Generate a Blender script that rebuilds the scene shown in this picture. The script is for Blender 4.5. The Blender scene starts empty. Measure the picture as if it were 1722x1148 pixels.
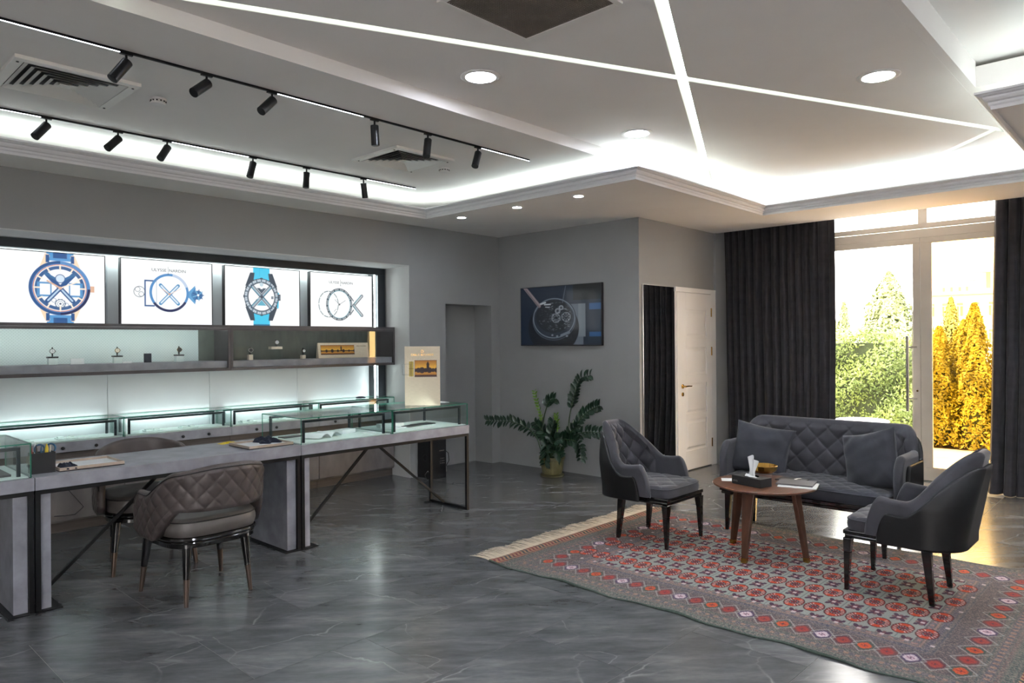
import bpy, math, random
import numpy as np
from math import sin, cos, pi, radians, sqrt
from mathutils import Matrix, Vector
random.seed(7); RNG = np.random.default_rng(7)
S = bpy.context.scene
COL = S.collection

# ------------------------------------------------------------------ camera
YAW = 0.755640268; ROLL = 0.00746675585; F_PX = 1208.52; EYE = 1.45
fw = Vector((cos(YAW), sin(YAW), 0)); rt = Vector((sin(YAW), -cos(YAW), 0)); up = Vector((0, 0, 1))
R_ = rt * cos(ROLL) - up * sin(ROLL); U_ = rt * sin(ROLL) + up * cos(ROLL)
cam_d = bpy.data.cameras.new('camera'); cam = bpy.data.objects.new('camera', cam_d); COL.objects.link(cam)
cam.matrix_world = Matrix(((R_.x, U_.x, -fw.x, 0), (R_.y, U_.y, -fw.y, 0), (R_.z, U_.z, -fw.z, EYE), (0, 0, 0, 1)))
cam_d.sensor_width = 36; cam_d.lens = F_PX / 1722 * 36; cam_d.shift_y = 1.37 / 1722; cam_d.clip_end = 300; cam_d.clip_start = 0.05
S.camera = cam
S.view_settings.view_transform = 'Standard'; S.view_settings.look = 'None'
S.view_settings.gamma = 1; S.view_settings.use_curve_mapping = False
S.view_settings.exposure = 0.42
# ------------------------------------------------------------------ world, sun
W = bpy.data.worlds.new('sky'); S.world = W; W.use_nodes = True
bg = W.node_tree.nodes['Background']; bg.inputs[0].default_value = (1, .955, .92, 1); bg.inputs[1].default_value = 14.0
sd = bpy.data.lights.new('sun', 'SUN'); sd.energy = 9.0; sd.angle = radians(1.0); sd.color = (1, .84, .66)
sun = bpy.data.objects.new('sun', sd); COL.objects.link(sun)
sun.rotation_euler = Vector((-0.40, 0.62, 0.72)).to_track_quat('Z', 'Y').to_euler()
K_COVE = 28.0; K_DOWN = 150.0; K_LED = 7.0; K_GROOVE = 14.0; K_CASE = 22.0; K_SCREEN = .80

# ------------------------------------------------------------------ materials
def lin(c):
    return tuple(((v / 255) / 12.92 if v / 255 <= .04045 else ((v / 255 + .055) / 1.055) ** 2.4) for v in c)
class NT:
    def __init__(s, m): s.t = m.node_tree; s.n = s.t.nodes; s.l = s.t.links
    def new(s, ty, **k):
        n = s.n.new(ty)
        for a, b in k.items(): setattr(n, a, b)
        return n
    def link(s, a, b): s.l.new(a, b)
def ramp(nt, fac, stops, interp='LINEAR'):
    r = nt.new('ShaderNodeValToRGB'); r.color_ramp.interpolation = interp
    e = r.color_ramp.elements
    while len(e) < len(stops): e.new(0.5)
    for i, (p, c) in enumerate(stops): e[i].position = p; e[i].color = (*c, 1)
    nt.link(fac, r.inputs[0]); return r.outputs[0]
def mat(name, c1, c2=None, scale=6, rough=.5, metal=0, bump=0, bscale=None, stretch=(1, 1, 1), detail=4, spec=.5, coat=0, sheen=0, rough2=None):
    m = bpy.data.materials.new(name); m.use_nodes = True; nt = NT(m); p = nt.n['Principled BSDF']
    p.inputs['Roughness'].default_value = rough; p.inputs['Metallic'].default_value = metal
    p.inputs['Specular IOR Level'].default_value = spec; p.inputs['Coat Weight'].default_value = coat
    if sheen:
        p.inputs['Sheen Weight'].default_value = sheen; p.inputs['Sheen Roughness'].default_value = .4
    c2 = c2 or tuple(v * .86 for v in c1)
    tc = nt.new('ShaderNodeTexCoord'); mp = nt.new('ShaderNodeMapping'); mp.inputs['Scale'].default_value = stretch
    nt.link(tc.outputs['Object'], mp.inputs[0])
    nz = nt.new('ShaderNodeTexNoise'); nz.inputs['Scale'].default_value = scale; nz.inputs['Detail'].default_value = detail
    nt.link(mp.outputs[0], nz.inputs['Vector'])
    nt.link(ramp(nt, nz.outputs['Fac'], [(.3, lin(c2)), (.7, lin(c1))]), p.inputs['Base Color'])
    if rough2 is not None:
        mr = nt.new('ShaderNodeMapRange'); mr.inputs[3].default_value = rough; mr.inputs[4].default_value = rough2
        nt.link(nz.outputs['Fac'], mr.inputs[0]); nt.link(mr.outputs[0], p.inputs['Roughness'])
    if bump:
        n2 = nt.new('ShaderNodeTexNoise'); n2.inputs['Scale'].default_value = bscale or scale * 4; n2.inputs['Detail'].default_value = 5
        nt.link(mp.outputs[0], n2.inputs['Vector'])
        b = nt.new('ShaderNodeBump'); b.inputs['Strength'].default_value = bump; b.inputs['Distance'].default_value = .01
        nt.link(n2.outputs['Fac'], b.inputs['Height']); nt.link(b.outputs[0], p.inputs['Normal'])
    return m
def emat(name, c, k):
    m = bpy.data.materials.new(name); m.use_nodes = True; nt = NT(m); p = nt.n['Principled BSDF']
    p.inputs['Base Color'].default_value = (.8, .8, .8, 1); p.inputs['Emission Color'].default_value = (*lin(c), 1)
    p.inputs['Emission Strength'].default_value = k; return m
def glassmat(name, tint, gl=1.0, ior=1.5, rough=0.0):
    m = bpy.data.materials.new(name); m.use_nodes = True; nt = NT(m); nt.n.remove(nt.n['Principled BSDF'])
    o = nt.n['Material Output']; t = nt.new('ShaderNodeBsdfTransparent'); t.inputs[0].default_value = (*tint, 1)
    g = nt.new('ShaderNodeBsdfGlossy'); g.inputs['Roughness'].default_value = rough
    lw = nt.new('ShaderNodeLayerWeight'); lw.inputs[0].default_value = .5
    pw_ = nt.new('ShaderNodeMath', operation='POWER'); pw_.inputs[1].default_value = 5; nt.link(lw.outputs['Facing'], pw_.inputs[0])
    f = nt.new('ShaderNodeMapRange'); k0 = ((ior - 1) / (ior + 1)) ** 2; f.inputs[3].default_value = k0; f.inputs[4].default_value = .9; nt.link(pw_.outputs[0], f.inputs[0])
    mx = nt.new('ShaderNodeMixShader'); nt.link(f.outputs[0], mx.inputs[0]); nt.link(t.outputs[0], mx.inputs[1]); nt.link(g.outputs[0], mx.inputs[2])
    nt.link(mx.outputs[0], o.inputs[0]); return m
def attrmat(name, emit=0.0, rough=.9, bump=0):
    m = bpy.data.materials.new(name); m.use_nodes = True; nt = NT(m); p = nt.n['Principled BSDF']
    a = nt.new('ShaderNodeVertexColor'); a.layer_name = 'Col'
    p.inputs['Roughness'].default_value = rough
    if emit:
        p.inputs['Base Color'].default_value = (.02, .02, .02, 1)
        nt.link(a.outputs[0], p.inputs['Emission Color']); p.inputs['Emission Strength'].default_value = emit
    else:
        nz = nt.new('ShaderNodeTexNoise'); nz.inputs['Scale'].default_value = 220; nz.inputs['Detail'].default_value = 2
        tc = nt.new('ShaderNodeTexCoord'); nt.link(tc.outputs['Object'], nz.inputs['Vector'])
        mx = nt.new('ShaderNodeMix'); mx.data_type = 'RGBA'; mx.blend_type = 'MULTIPLY'; mx.inputs[0].default_value = .6
        nt.link(a.outputs[0], mx.inputs[6]); nt.link(ramp(nt, nz.outputs['Fac'], [(.3, (.6, .6, .6)), (.7, (1.15, 1.15, 1.15))]), mx.inputs[7])
        nt.link(mx.outputs[2], p.inputs['Base Color'])
        if bump:
            b = nt.new('ShaderNodeBump'); b.inputs['Strength'].default_value = bump; b.inputs['Distance'].default_value = .004
            nt.link(nz.outputs['Fac'], b.inputs['Height']); nt.link(b.outputs[0], p.inputs['Normal'])
    return m
M = {}
M['ceil'] = mat('ceiling_plaster', (232, 229, 227), (227, 224, 222), 2, .85, bump=.03, bscale=80)
M['wall'] = mat('grey_wall_paint', (146, 147, 148), (139, 140, 141), 1.5, .8, bump=.05, bscale=60)
M['wallw'] = mat('niche_paint', (196, 197, 197), (188, 190, 190), 1.5, .8, bump=.04, bscale=60)
M['white'] = mat('white_lacquer', (225, 223, 222), (219, 217, 216), 3, .4)
M['crown'] = mat('crown_paint', (214, 213, 216), (208, 207, 210), 3, .5)
M['pvc'] = mat('beige_door_frame', (198, 190, 178), (190, 182, 170), 5, .42)
M['black'] = mat('black_metal', (15, 15, 17), (11, 11, 13), 20, .5, 0, spec=.3)
M['blackgloss'] = mat('black_lacquer', (16, 13, 13), (11, 9, 9), 8, .12, coat=.6)
M['spot'] = mat('black_spot_body', (26, 27, 30), (20, 21, 24), 12, .35, .2)
M['concrete'] = mat('grey_stone_laminate', (156, 157, 167), (126, 127, 136), 9, .42, bump=.03, bscale=60, stretch=(1, 1, 1), detail=8)
M['conc_dark'] = mat('taupe_stone_laminate', (120, 115, 114), (92, 88, 88), 7, .5, stretch=(1, 1, .5), detail=8)
M['plinth'] = mat('taupe_wood_laminate', (88, 80, 76), (70, 63, 60), 10, .5, stretch=(.3, 1, 6))
M['shelfframe'] = mat('taupe_metal_frame', (84, 80, 82), (74, 70, 72), 8, .42, .2)
M['frame'] = mat('anthracite_frame', (52, 57, 62), (44, 48, 53), 8, .4, .3)
M['panelw'] = mat('white_back_panel', (205, 210, 214), (196, 201, 206), 2, .35)
M['panelg'] = mat('green_grey_back_panel', (98, 104, 96), (78, 84, 78), 14, .5, stretch=(1, 1, .3), detail=8)
M['felt'] = mat('pale_felt', (214, 226, 224), (204, 216, 214), 40, .9)
M['case'] = mat('case_rail_metal', (58, 66, 72), (48, 55, 60), 10, .35, .5)
M['velvet'] = mat('charcoal_velvet', (54, 53, 60), (37, 37, 43), 7, .8, bump=.12, bscale=180, sheen=.25)
M['velvetD'] = mat('dark_velvet', (43, 44, 52), (31, 32, 39), 7, .85, bump=.12, bscale=180, sheen=.2)
M['leatherD'] = mat('black_leather', (13, 13, 15), (9, 9, 11), 30, .5, bump=.05, bscale=240, spec=.3)
M['taupe'] = mat('taupe_leather', (76, 67, 65), (66, 58, 57), 12, .45, bump=.05, bscale=260)
M['taupe2'] = mat('taupe_seat_leather', (90, 85, 82), (80, 75, 73), 12, .4, bump=.05, bscale=260)
M['piping'] = mat('dark_piping', (34, 29, 29), (26, 22, 22), 12, .5)
M['bronze'] = mat('bronze_leg_tip', (92, 78, 70), (80, 68, 62), 12, .35, .7)
M['gold'] = mat('gold_metal', (190, 150, 80), (170, 130, 64), 12, .25, 1)
M['walnut'] = mat('walnut_wood', (104, 62, 40), (72, 40, 25), 5, .38, stretch=(1, 9, 9), detail=8, bump=.03, bscale=40)
M['walnutleg'] = mat('walnut_leg', (80, 48, 31), (58, 33, 21), 5, .4, stretch=(9, 9, 1), detail=8)
M['curtain'] = mat('charcoal_curtain', (46, 44, 49), (34, 32, 36), 5, .95, bump=.15, bscale=90, stretch=(1, 1, 3), sheen=.15)
M['mirror'] = mat('mirror_silver', (235, 238, 238), (232, 235, 235), 1, .015, 1)
M['steel'] = mat('brushed_steel', (196, 192, 186), (180, 176, 170), 20, .3, .9)
M['pot'] = mat('olive_pot', (118, 112, 74), (98, 92, 58), 18, .4, bump=.05, bscale=50)
M['leaf'] = mat('plant_leaf', (26, 58, 36), (16, 40, 25), 8, .32)
M['leafy'] = mat('young_leaf', (104, 142, 34), (74, 112, 28), 8, .35)
M['stem'] = mat('plant_stem', (46, 72, 36), (34, 54, 28), 20, .5)
M['soil'] = mat('soil', (46, 36, 28), (30, 24, 20), 60, .95, bump=.4)
M['paper'] = mat('white_paper', (228, 230, 232), (220, 222, 226), 6, .7)
M['cream'] = mat('cream_board', (222, 208, 184), (212, 198, 174), 30, .7, stretch=(1, 1, 8))
M['creamstand'] = mat('cream_stand', (226, 216, 196), (216, 206, 188), 10, .6)
M['blue'] = mat('blue_plastic', (38, 92, 130), (30, 78, 112), 10, .35)
M['yellow'] = mat('yellow_plastic', (226, 200, 40), (210, 182, 30), 10, .4)
M['navy'] = mat('navy_fabric', (36, 42, 62), (24, 28, 44), 30, .9, bump=.2)
M['red'] = mat('red_plastic', (170, 60, 50), (150, 48, 40), 10, .4)
M['ply'] = mat('tray_edge', (186, 170, 156), (170, 154, 140), 20, .5)
M['dark'] = mat('dark_plastic', (30, 30, 32), (22, 22, 24), 10, .45)
M['vent'] = mat('vent_white_metal', (232, 230, 226), (226, 224, 220), 6, .45, .1)
M['grille'] = mat('grille_grey', (128, 118, 108), (112, 102, 94), 8, .5, .2)
M['fringe'] = mat('cream_fringe', (222, 208, 186), (196, 180, 158), 60, .95, bump=.4, bscale=200, stretch=(1, .1, 1))
M['rugedge'] = mat('rug_edge', (70, 84, 76), (54, 66, 60), 60, .95, bump=.3)
M['grey_tape'] = mat('grey_folder', (90, 86, 88), (80, 76, 78), 8, .5)
M['pave'] = mat('beige_paving', (214, 200, 184), (198, 184, 168), 3, .85, bump=.1)
M['earth'] = mat('garden_soil', (120, 96, 74), (92, 74, 56), 3, .95)
M['hedge'] = mat('hedge_leaf', (120, 134, 56), (72, 92, 36), 2.2, .6, detail=6)
M['thuja'] = mat('thuja_leaf', (150, 136, 8), (104, 98, 8), 3, .6, detail=6)
M['pine'] = mat('pine_leaf', (150, 156, 100), (112, 122, 76), 2, .7, detail=6)
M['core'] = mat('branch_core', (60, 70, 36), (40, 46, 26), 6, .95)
M['bark'] = mat('bark', (104, 84, 64), (78, 62, 48), 12, .95, bump=.3)
M['facade'] = mat('cream_facade', (238, 228, 214), (230, 220, 206), 1, .9)
M['pane'] = mat('far_window_pane', (150, 130, 112), (130, 112, 96), 2, .3)
M['glass'] = glassmat('clear_glass', (.98, .99, .985))
M['glasscase'] = glassmat('case_glass', (.955, .985, .975), ior=1.45)
M['glassamber'] = glassmat('amber_film_glass', (1.0, .82, .52))
M['glassedge'] = mat('green_glass_edge', (64, 140, 118), (44, 112, 94), 20, .15)
M['led'] = emat('cove_led', (238, 252, 248), K_COVE)
M['ledg'] = emat('groove_led', (232, 255, 236), K_GROOVE)
M['ledtrack'] = emat('track_led', (236, 244, 255), K_LED)
M['ledcase'] = emat('case_led', (238, 252, 248), K_CASE)
M['down'] = emat('downlight_led', (236, 242, 255), K_DOWN)
M['attr'] = attrmat('rug_pile', 0, .95, .5)
M['print'] = attrmat('print_flat', 0, .6)
M['screen'] = attrmat('backlit_print', K_SCREEN, .3)
M['tv'] = attrmat('tv_picture_reflections', .30, .10)

# floor tile material: dark marble, streaks and pale veins; each tile shows its own piece
def floor_material():
    m = bpy.data.materials.new('dark_marble_tile'); m.use_nodes = True; nt = NT(m); p = nt.n['Principled BSDF']
    tc = nt.new('ShaderNodeTexCoord'); oi = nt.new('ShaderNodeObjectInfo')
    off = nt.new('ShaderNodeVectorMath', operation='MULTIPLY'); cx = nt.new('ShaderNodeCombineXYZ')
    sn = nt.new('ShaderNodeMath', operation='MULTIPLY'); sn.inputs[1].default_value = 4.0
    fl = nt.new('ShaderNodeMath', operation='FLOOR'); nt.link(oi.outputs['Random'], sn.inputs[0]); nt.link(sn.outputs[0], fl.inputs[0])
    for i in range(3): nt.link(fl.outputs[0], cx.inputs[i])
    off.inputs[1].default_value = (3.1, 5.7, 1.3); nt.link(cx.outputs[0], off.inputs[0])
    ad = nt.new('ShaderNodeVectorMath', operation='ADD'); nt.link(tc.outputs['Object'], ad.inputs[0]); nt.link(off.outputs[0], ad.inputs[1])
    rot = nt.new('ShaderNodeMapping'); rot.inputs['Rotation'].default_value = (0, 0, radians(44)); rot.inputs['Scale'].default_value = (1, 1, 1)
    nt.link(ad.outputs[0], rot.inputs[0])
    st = nt.new('ShaderNodeMapping'); st.inputs['Scale'].default_value = (1.2, 4.4, 1); nt.link(rot.outputs[0], st.inputs[0])
    n1 = nt.new('ShaderNodeTexNoise'); n1.inputs['Scale'].default_value = 1.6; n1.inputs['Detail'].default_value = 6; n1.inputs['Roughness'].default_value = .55
    nt.link(st.outputs[0], n1.inputs['Vector'])
    base = ramp(nt, n1.outputs['Fac'], [(.30, lin((74, 76, 80))), (.5, lin((92, 94, 97))), (.74, lin((118, 120, 123)))])
    n3 = nt.new('ShaderNodeTexNoise'); n3.inputs['Scale'].default_value = 7; n3.inputs['Detail'].default_value = 8; n3.inputs['Roughness'].default_value = .7; nt.link(st.outputs[0], n3.inputs['Vector'])
    m3 = nt.new('ShaderNodeMix'); m3.data_type = 'RGBA'; m3.blend_type = 'MULTIPLY'; m3.inputs[0].default_value = .8; nt.link(base, m3.inputs[6])
    nt.link(ramp(nt, n3.outputs['Fac'], [(.32, (.72, .73, .75)), (.68, (1.25, 1.24, 1.22))]), m3.inputs[7]); base = m3.outputs[2]
    dn = nt.new('ShaderNodeTexNoise'); dn.inputs['Scale'].default_value = 3.0; dn.inputs['Detail'].default_value = 5; nt.link(rot.outputs[0], dn.inputs['Vector'])
    dm = nt.new('ShaderNodeMix'); dm.data_type = 'VECTOR'; dm.inputs[0].default_value = .2
    nt.link(rot.outputs[0], dm.inputs[4]); nt.link(dn.outputs['Color'], dm.inputs[5])
    vs = nt.new('ShaderNodeMapping'); vs.inputs['Scale'].default_value = (.62, 1.5, 0); vs.inputs['Rotation'].default_value = (0, 0, .5); nt.link(dm.outputs[1], vs.inputs[0])
    vo = nt.new('ShaderNodeTexVoronoi', feature='DISTANCE_TO_EDGE'); vo.inputs['Scale'].default_value = 2.6; nt.link(vs.outputs[0], vo.inputs['Vector'])
    v1 = ramp(nt, vo.outputs['Distance'], [(0, (1, 1, 1)), (.004, (.45, .45, .45)), (.011, (0, 0, 0))])
    msk = nt.new('ShaderNodeTexNoise'); msk.inputs['Scale'].default_value = 2.4; nt.link(rot.outputs[0], msk.inputs['Vector'])
    mk = ramp(nt, msk.outputs['Fac'], [(.43, (0, 0, 0)), (.66, (.95, .95, .95))])
    mu = nt.new('ShaderNodeMath', operation='MULTIPLY'); nt.link(v1, mu.inputs[0]); nt.link(mk, mu.inputs[1])
    mx = nt.new('ShaderNodeMix'); mx.data_type = 'RGBA'; nt.link(mu.outputs[0], mx.inputs[0]); nt.link(base, mx.inputs[6]); mx.inputs[7].default_value = (*lin((142, 144, 146)), 1)
    nt.link(mx.outputs[2], p.inputs['Base Color'])
    p.inputs['Roughness'].default_value = .23; p.inputs['Specular IOR Level'].default_value = .8
    return m
M['floor'] = floor_material()
M['grout'] = mat('tile_joint', (128, 128, 126), (116, 116, 114), 20, .8)

# ------------------------------------------------------------------ mesh helpers
class MB:
    def __init__(s): s.v = []; s.f = []; s.m = []
    def add(s, vs, fs, mi=0):
        o = len(s.v); s.v += [tuple(p) for p in vs]; s.f += [tuple(i + o for i in f) for f in fs]; s.m += [mi] * len(fs); return s
    def box(s, x0, x1, y0, y1, z0, z1, mi=0):
        return s.add([(x0, y0, z0), (x1, y0, z0), (x1, y1, z0), (x0, y1, z0), (x0, y0, z1), (x1, y0, z1), (x1, y1, z1), (x0, y1, z1)],
                     [(0, 3, 2, 1), (4, 5, 6, 7), (0, 1, 5, 4), (1, 2, 6, 5), (2, 3, 7, 6), (3, 0, 4, 7)], mi)
    def frustum(s, a, b, wa, da, wb, db, mi=0):       # box-like leg between two points (a top, b bottom)
        q = []
        for (c, w, d) in ((b, wb, db), (a, wa, da)):
            q += [(c[0] - w / 2, c[1] - d / 2, c[2]), (c[0] + w / 2, c[1] - d / 2, c[2]), (c[0] + w / 2, c[1] + d / 2, c[2]), (c[0] - w / 2, c[1] + d / 2, c[2])]
        return s.add(q, [(0, 3, 2, 1), (4, 5, 6, 7), (0, 1, 5, 4), (1, 2, 6, 5), (2, 3, 7, 6), (3, 0, 4, 7)], mi)
    def prism(s, poly, z0, z1, mi=0):
        n = len(poly); s.add([(x, y, z0) for x, y in poly] + [(x, y, z1) for x, y in poly],
              [tuple(range(n - 1, -1, -1)), tuple(range(n, 2 * n))] + [(i, (i + 1) % n, n + (i + 1) % n, n + i) for i in range(n)], mi); return s
    def tube(s, pts, r, n=8, mi=0, cap=True):
        pts = [Vector(p) for p in pts]; rs = r if isinstance(r, (list, tuple)) else [r] * len(pts)
        t0 = (pts[1] - pts[0]).normalized(); ref = Vector((0, 0, 1)) if abs(t0.z) < .9 else Vector((1, 0, 0))
        a = t0.cross(ref).normalized(); vs = []
        for i, p in enumerate(pts):
            t = (pts[min(i + 1, len(pts) - 1)] - pts[max(i - 1, 0)]).normalized()
            a = (a - t * a.dot(t)).normalized(); b = t.cross(a)
            vs += [p + (a * cos(2 * pi * k / n) + b * sin(2 * pi * k / n)) * rs[i] for k in range(n)]
        fs = [(i * n + k, i * n + (k + 1) % n, (i + 1) * n + (k + 1) % n, (i + 1) * n + k) for i in range(len(pts) - 1) for k in range(n)]
        if cap: fs += [tuple(range(n - 1, -1, -1)), tuple((len(pts) - 1) * n + k for k in range(n))]
        return s.add(vs, fs, mi)
    def bar(s, a, b, w, h, mi=0):                      # rectangular bar a->b, h along z-ish
        a = Vector(a); b = Vector(b); t = (b - a).normalized(); ref = Vector((0, 0, 1)) if abs(t.z) < .95 else Vector((0, 1, 0))
        u = t.cross(ref).normalized() * w / 2; v = u.cross(t).normalized() * h / 2
        return s.add([a - u - v, a + u - v, a + u + v, a - u + v, b - u - v, b + u - v, b + u + v, b - u + v],
                     [(0, 3, 2, 1), (4, 5, 6, 7), (0, 1, 5, 4), (1, 2, 6, 5), (2, 3, 7, 6), (3, 0, 4, 7)][:], mi)
    def lathe(s, prof, c=(0, 0, 0), n=24, mi=0, axis='z'):
        vs = []
        for r, h in prof:
            for k in range(n):
                a = 2 * pi * k / n; x, y = r * cos(a), r * sin(a)
                vs.append((c[0] + x, c[1] + y, c[2] + h) if axis == 'z' else ((c[0] + h, c[1] + x, c[2] + y) if axis == 'x' else (c[0] + y, c[1] + h, c[2] + x)))
        m = len(prof); fs = [(i * n + k, i * n + (k + 1) % n, (i + 1) * n + (k + 1) % n, (i + 1) * n + k) for i in range(m - 1) for k in range(n)]
        if prof[0][0] > 1e-6: fs.append(tuple(range(n - 1, -1, -1)))
        if prof[-1][0] > 1e-6: fs.append(tuple((m - 1) * n + k for k in range(n)))
        return s.add(vs, fs, mi)
    def grid(s, nu, nv, fn, mi=0, closeu=False):
        vs = [fn(i / (nu if closeu else nu - 1), j / (nv - 1)) for j in range(nv) for i in range(nu)]
        fs = [(j * nu + i, j * nu + (i + 1) % nu, (j + 1) * nu + (i + 1) % nu, (j + 1) * nu + i) for j in range(nv - 1) for i in range(nu if closeu else nu - 1)]
        return s.add(vs, fs, mi)
    def build(s, name, mats, parent=None, smooth=False, bevel=0, seg=2, weld=False):
        me = bpy.data.meshes.new(name); me.from_pydata([tuple(p) for p in s.v], [], s.f)
        for m in (mats if isinstance(mats, (list, tuple)) else [mats]): me.materials.append(M[m] if isinstance(m, str) else m)
        if any(s.m): me.polygons.foreach_set('material_index', s.m)
        me.validate(); me.update()
        o = bpy.data.objects.new(name, me); COL.objects.link(o)
        if smooth:
            me.polygons.foreach_set('use_smooth', [True] * len(me.polygons))
            if smooth != 'all': me.set_sharp_from_angle(angle=radians(38))
        if parent is not None:
            o.parent = parent
            if parent.get('_w', 0): o.location = -Vector(origin_of(parent))
        if bevel:
            b = o.modifiers.new('bevel', 'BEVEL'); b.width = bevel; b.segments = seg; b.limit_method = 'ANGLE'
        return o
def origin_of(o):
    v = Vector(o.location); p = o.parent
    return v if p is None or not p.get('_w', 0) else Vector(origin_of(p)) + v
WORLD = {}
def tag(o, label=None, cat=None, group=None, kind=None):
    if label: o['label'] = label
    if cat: o['category'] = cat
    if group: o['group'] = group
    if kind: o['kind'] = kind
    return o
def thing(name, label, cat, loc=(0, 0, 0), rz=0, group=None, world=False, kind=None):
    """Empty at the base.  world=True: the parts are given in room coordinates."""
    o = bpy.data.objects.new(name, None); COL.objects.link(o); o.location = loc; o.rotation_euler = (0, 0, rz); o.empty_display_size = .1
    if world: WORLD[o.name] = Vector(loc)
    return tag(o, label, cat, group, kind)
def P(mb, name, mats, parent, **k):
    o = mb.build(name, mats, None, **k)
    if parent is not None:
        o.parent = parent; r = parent; off = Vector((0, 0, 0))
        while r is not None:
            if r.name in WORLD: off = WORLD[r.name]
            r = r.parent
        if parent.name in WORLD: o.location = -off
    return o
def solo(mb, name, mats, label, cat, group=None, loc=None, **k):
    o = mb.build(name, mats, None, **k); return tag(o, label, cat, group)
def struct(mb, name, mats, parent=None, **k):
    o = mb.build(name, mats, None, **k)
    if parent is None: o['kind'] = 'structure'
    else: o.parent = parent
    return o
def dup(root, loc=None, rz=None, label=None, group=None):
    def cp(o, par):
        c = o.copy(); COL.objects.link(c); c.parent = par
        for ch in list(o.children): cp(ch, c)
        return c
    r = cp(root, None)
    if loc is not None: r.location = loc
    if rz is not None: r.rotation_euler = (0, 0, rz)
    if label: r['label'] = label
    if group: r['group'] = group
    return r
def text_mb(s, size, mi=0):
    cu = bpy.data.curves.new('t', 'FONT'); cu.body = s; cu.size = size; cu.align_x = 'CENTER'; cu.align_y = 'CENTER'; cu.resolution_u = 3
    o = bpy.data.objects.new('t', cu); COL.objects.link(o)
    me = bpy.data.meshes.new_from_object(o.evaluated_get(bpy.context.evaluated_depsgraph_get()))
    v = [tuple(p.co) for p in me.vertices]; f = [tuple(p.vertices) for p in me.polygons]
    bpy.data.objects.remove(o); bpy.data.curves.remove(cu); bpy.data.meshes.remove(me)
    return v, f
def puff(p, q, k=.42):
    return (abs(sin(pi * p)) * abs(sin(pi * q))) ** k
def sstep(a, b, x):
    t = min(1, max(0, (x - a) / (b - a))); return t * t * (3 - 2 * t)

# picture canvas: colours on a fine flat mesh
class Canvas:
    def __init__(s, w, h, step, bgc):
        s.nu = int(w / step) + 1; s.nv = int(h / step) + 1; s.w = w; s.h = h; s.e = step * .6
        s.X, s.Y = np.meshgrid(np.linspace(-w / 2, w / 2, s.nu), np.linspace(-h / 2, h / 2, s.nv))
        s.C = np.ones((s.nv, s.nu, 3)) * np.array(lin(bgc))
    def mix(s, a, c):
        a = np.clip(a, 0, 1)[..., None]; s.C = s.C * (1 - a) + np.array(lin(c)) * a
    def sd(s, d): return .5 - d / (2 * s.e)
    def disc(s, x, y, r, c, a=1, ry=None):
        k = r / (ry or r); s.mix(a * s.sd(np.hypot(s.X - x, (s.Y - y) * k) - r), c)
    def ring(s, x, y, r, w, c, a=1, ry=None, a0=None, a1=None):
        k = r / (ry or r); q = a * s.sd(abs(np.hypot(s.X - x, (s.Y - y) * k) - r) - w / 2)
        if a0 is not None:
            t = np.degrees(np.arctan2(s.Y - y, s.X - x)) % 360; q = q * ((t >= a0) & (t <= a1))
        s.mix(q, c)
    def line(s, x0, y0, x1, y1, w, c, a=1):
        dx, dy = x1 - x0, y1 - y0; L = dx * dx + dy * dy; t = np.clip(((s.X - x0) * dx + (s.Y - y0) * dy) / L, 0, 1)
        s.mix(a * s.sd(np.hypot(s.X - x0 - t * dx, s.Y - y0 - t * dy) - w / 2), c)
    def rect(s, x0, x1, y0, y1, c, a=1):
        s.mix(a * s.sd(np.maximum(np.maximum(x0 - s.X, s.X - x1), np.maximum(y0 - s.Y, s.Y - y1))), c)
    def poly(s, pts, c, a=1):                         # convex, counter-clockwise
        d = np.full(s.X.shape, -1e9)
        for i in range(len(pts)):
            (x0, y0), (x1, y1) = pts[i], pts[(i + 1) % len(pts)]; L = math.hypot(x1 - x0, y1 - y0)
            d = np.maximum(d, ((s.X - x0) * (y1 - y0) - (s.Y - y0) * (x1 - x0)) / L)
        s.mix(a * s.sd(d), c)
    def mesh(s, name, fn, material, parent=None, zfn=None):
        """fn maps (X, Y) arrays to an (n,3) array of world points"""
        V = fn(s.X.ravel(), s.Y.ravel()); nu, nv = s.nu, s.nv
        i, j = np.meshgrid(np.arange(nu - 1), np.arange(nv - 1)); a = (j * nu + i).ravel()
        Fc = np.stack([a, a + 1, a + nu + 1, a + nu], 1)
        me = bpy.data.meshes.new(name); me.vertices.add(len(V)); me.vertices.foreach_set('co', V.astype(np.float32).ravel())
        me.loops.add(Fc.size); me.loops.foreach_set('vertex_index', Fc.ravel().astype(np.int32)); me.polygons.add(len(Fc))
        me.polygons.foreach_set('loop_start', np.arange(0, Fc.size, 4, dtype=np.int32)); me.polygons.foreach_set('loop_total', np.full(len(Fc), 4, dtype=np.int32))
        me.update(calc_edges=True)
        at = me.color_attributes.new('Col', 'FLOAT_COLOR', 'POINT'); cc = np.concatenate([s.C.reshape(-1, 3), np.ones((len(V), 1))], 1)
        at.data.foreach_set('color', cc.astype(np.float32).ravel()); me.materials.append(M[material])
        me.polygons.foreach_set('use_smooth', [True] * len(me.polygons))
        o = bpy.data.objects.new(name, me); COL.objects.link(o)
        if parent is not None: o.parent = parent
        return o

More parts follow.
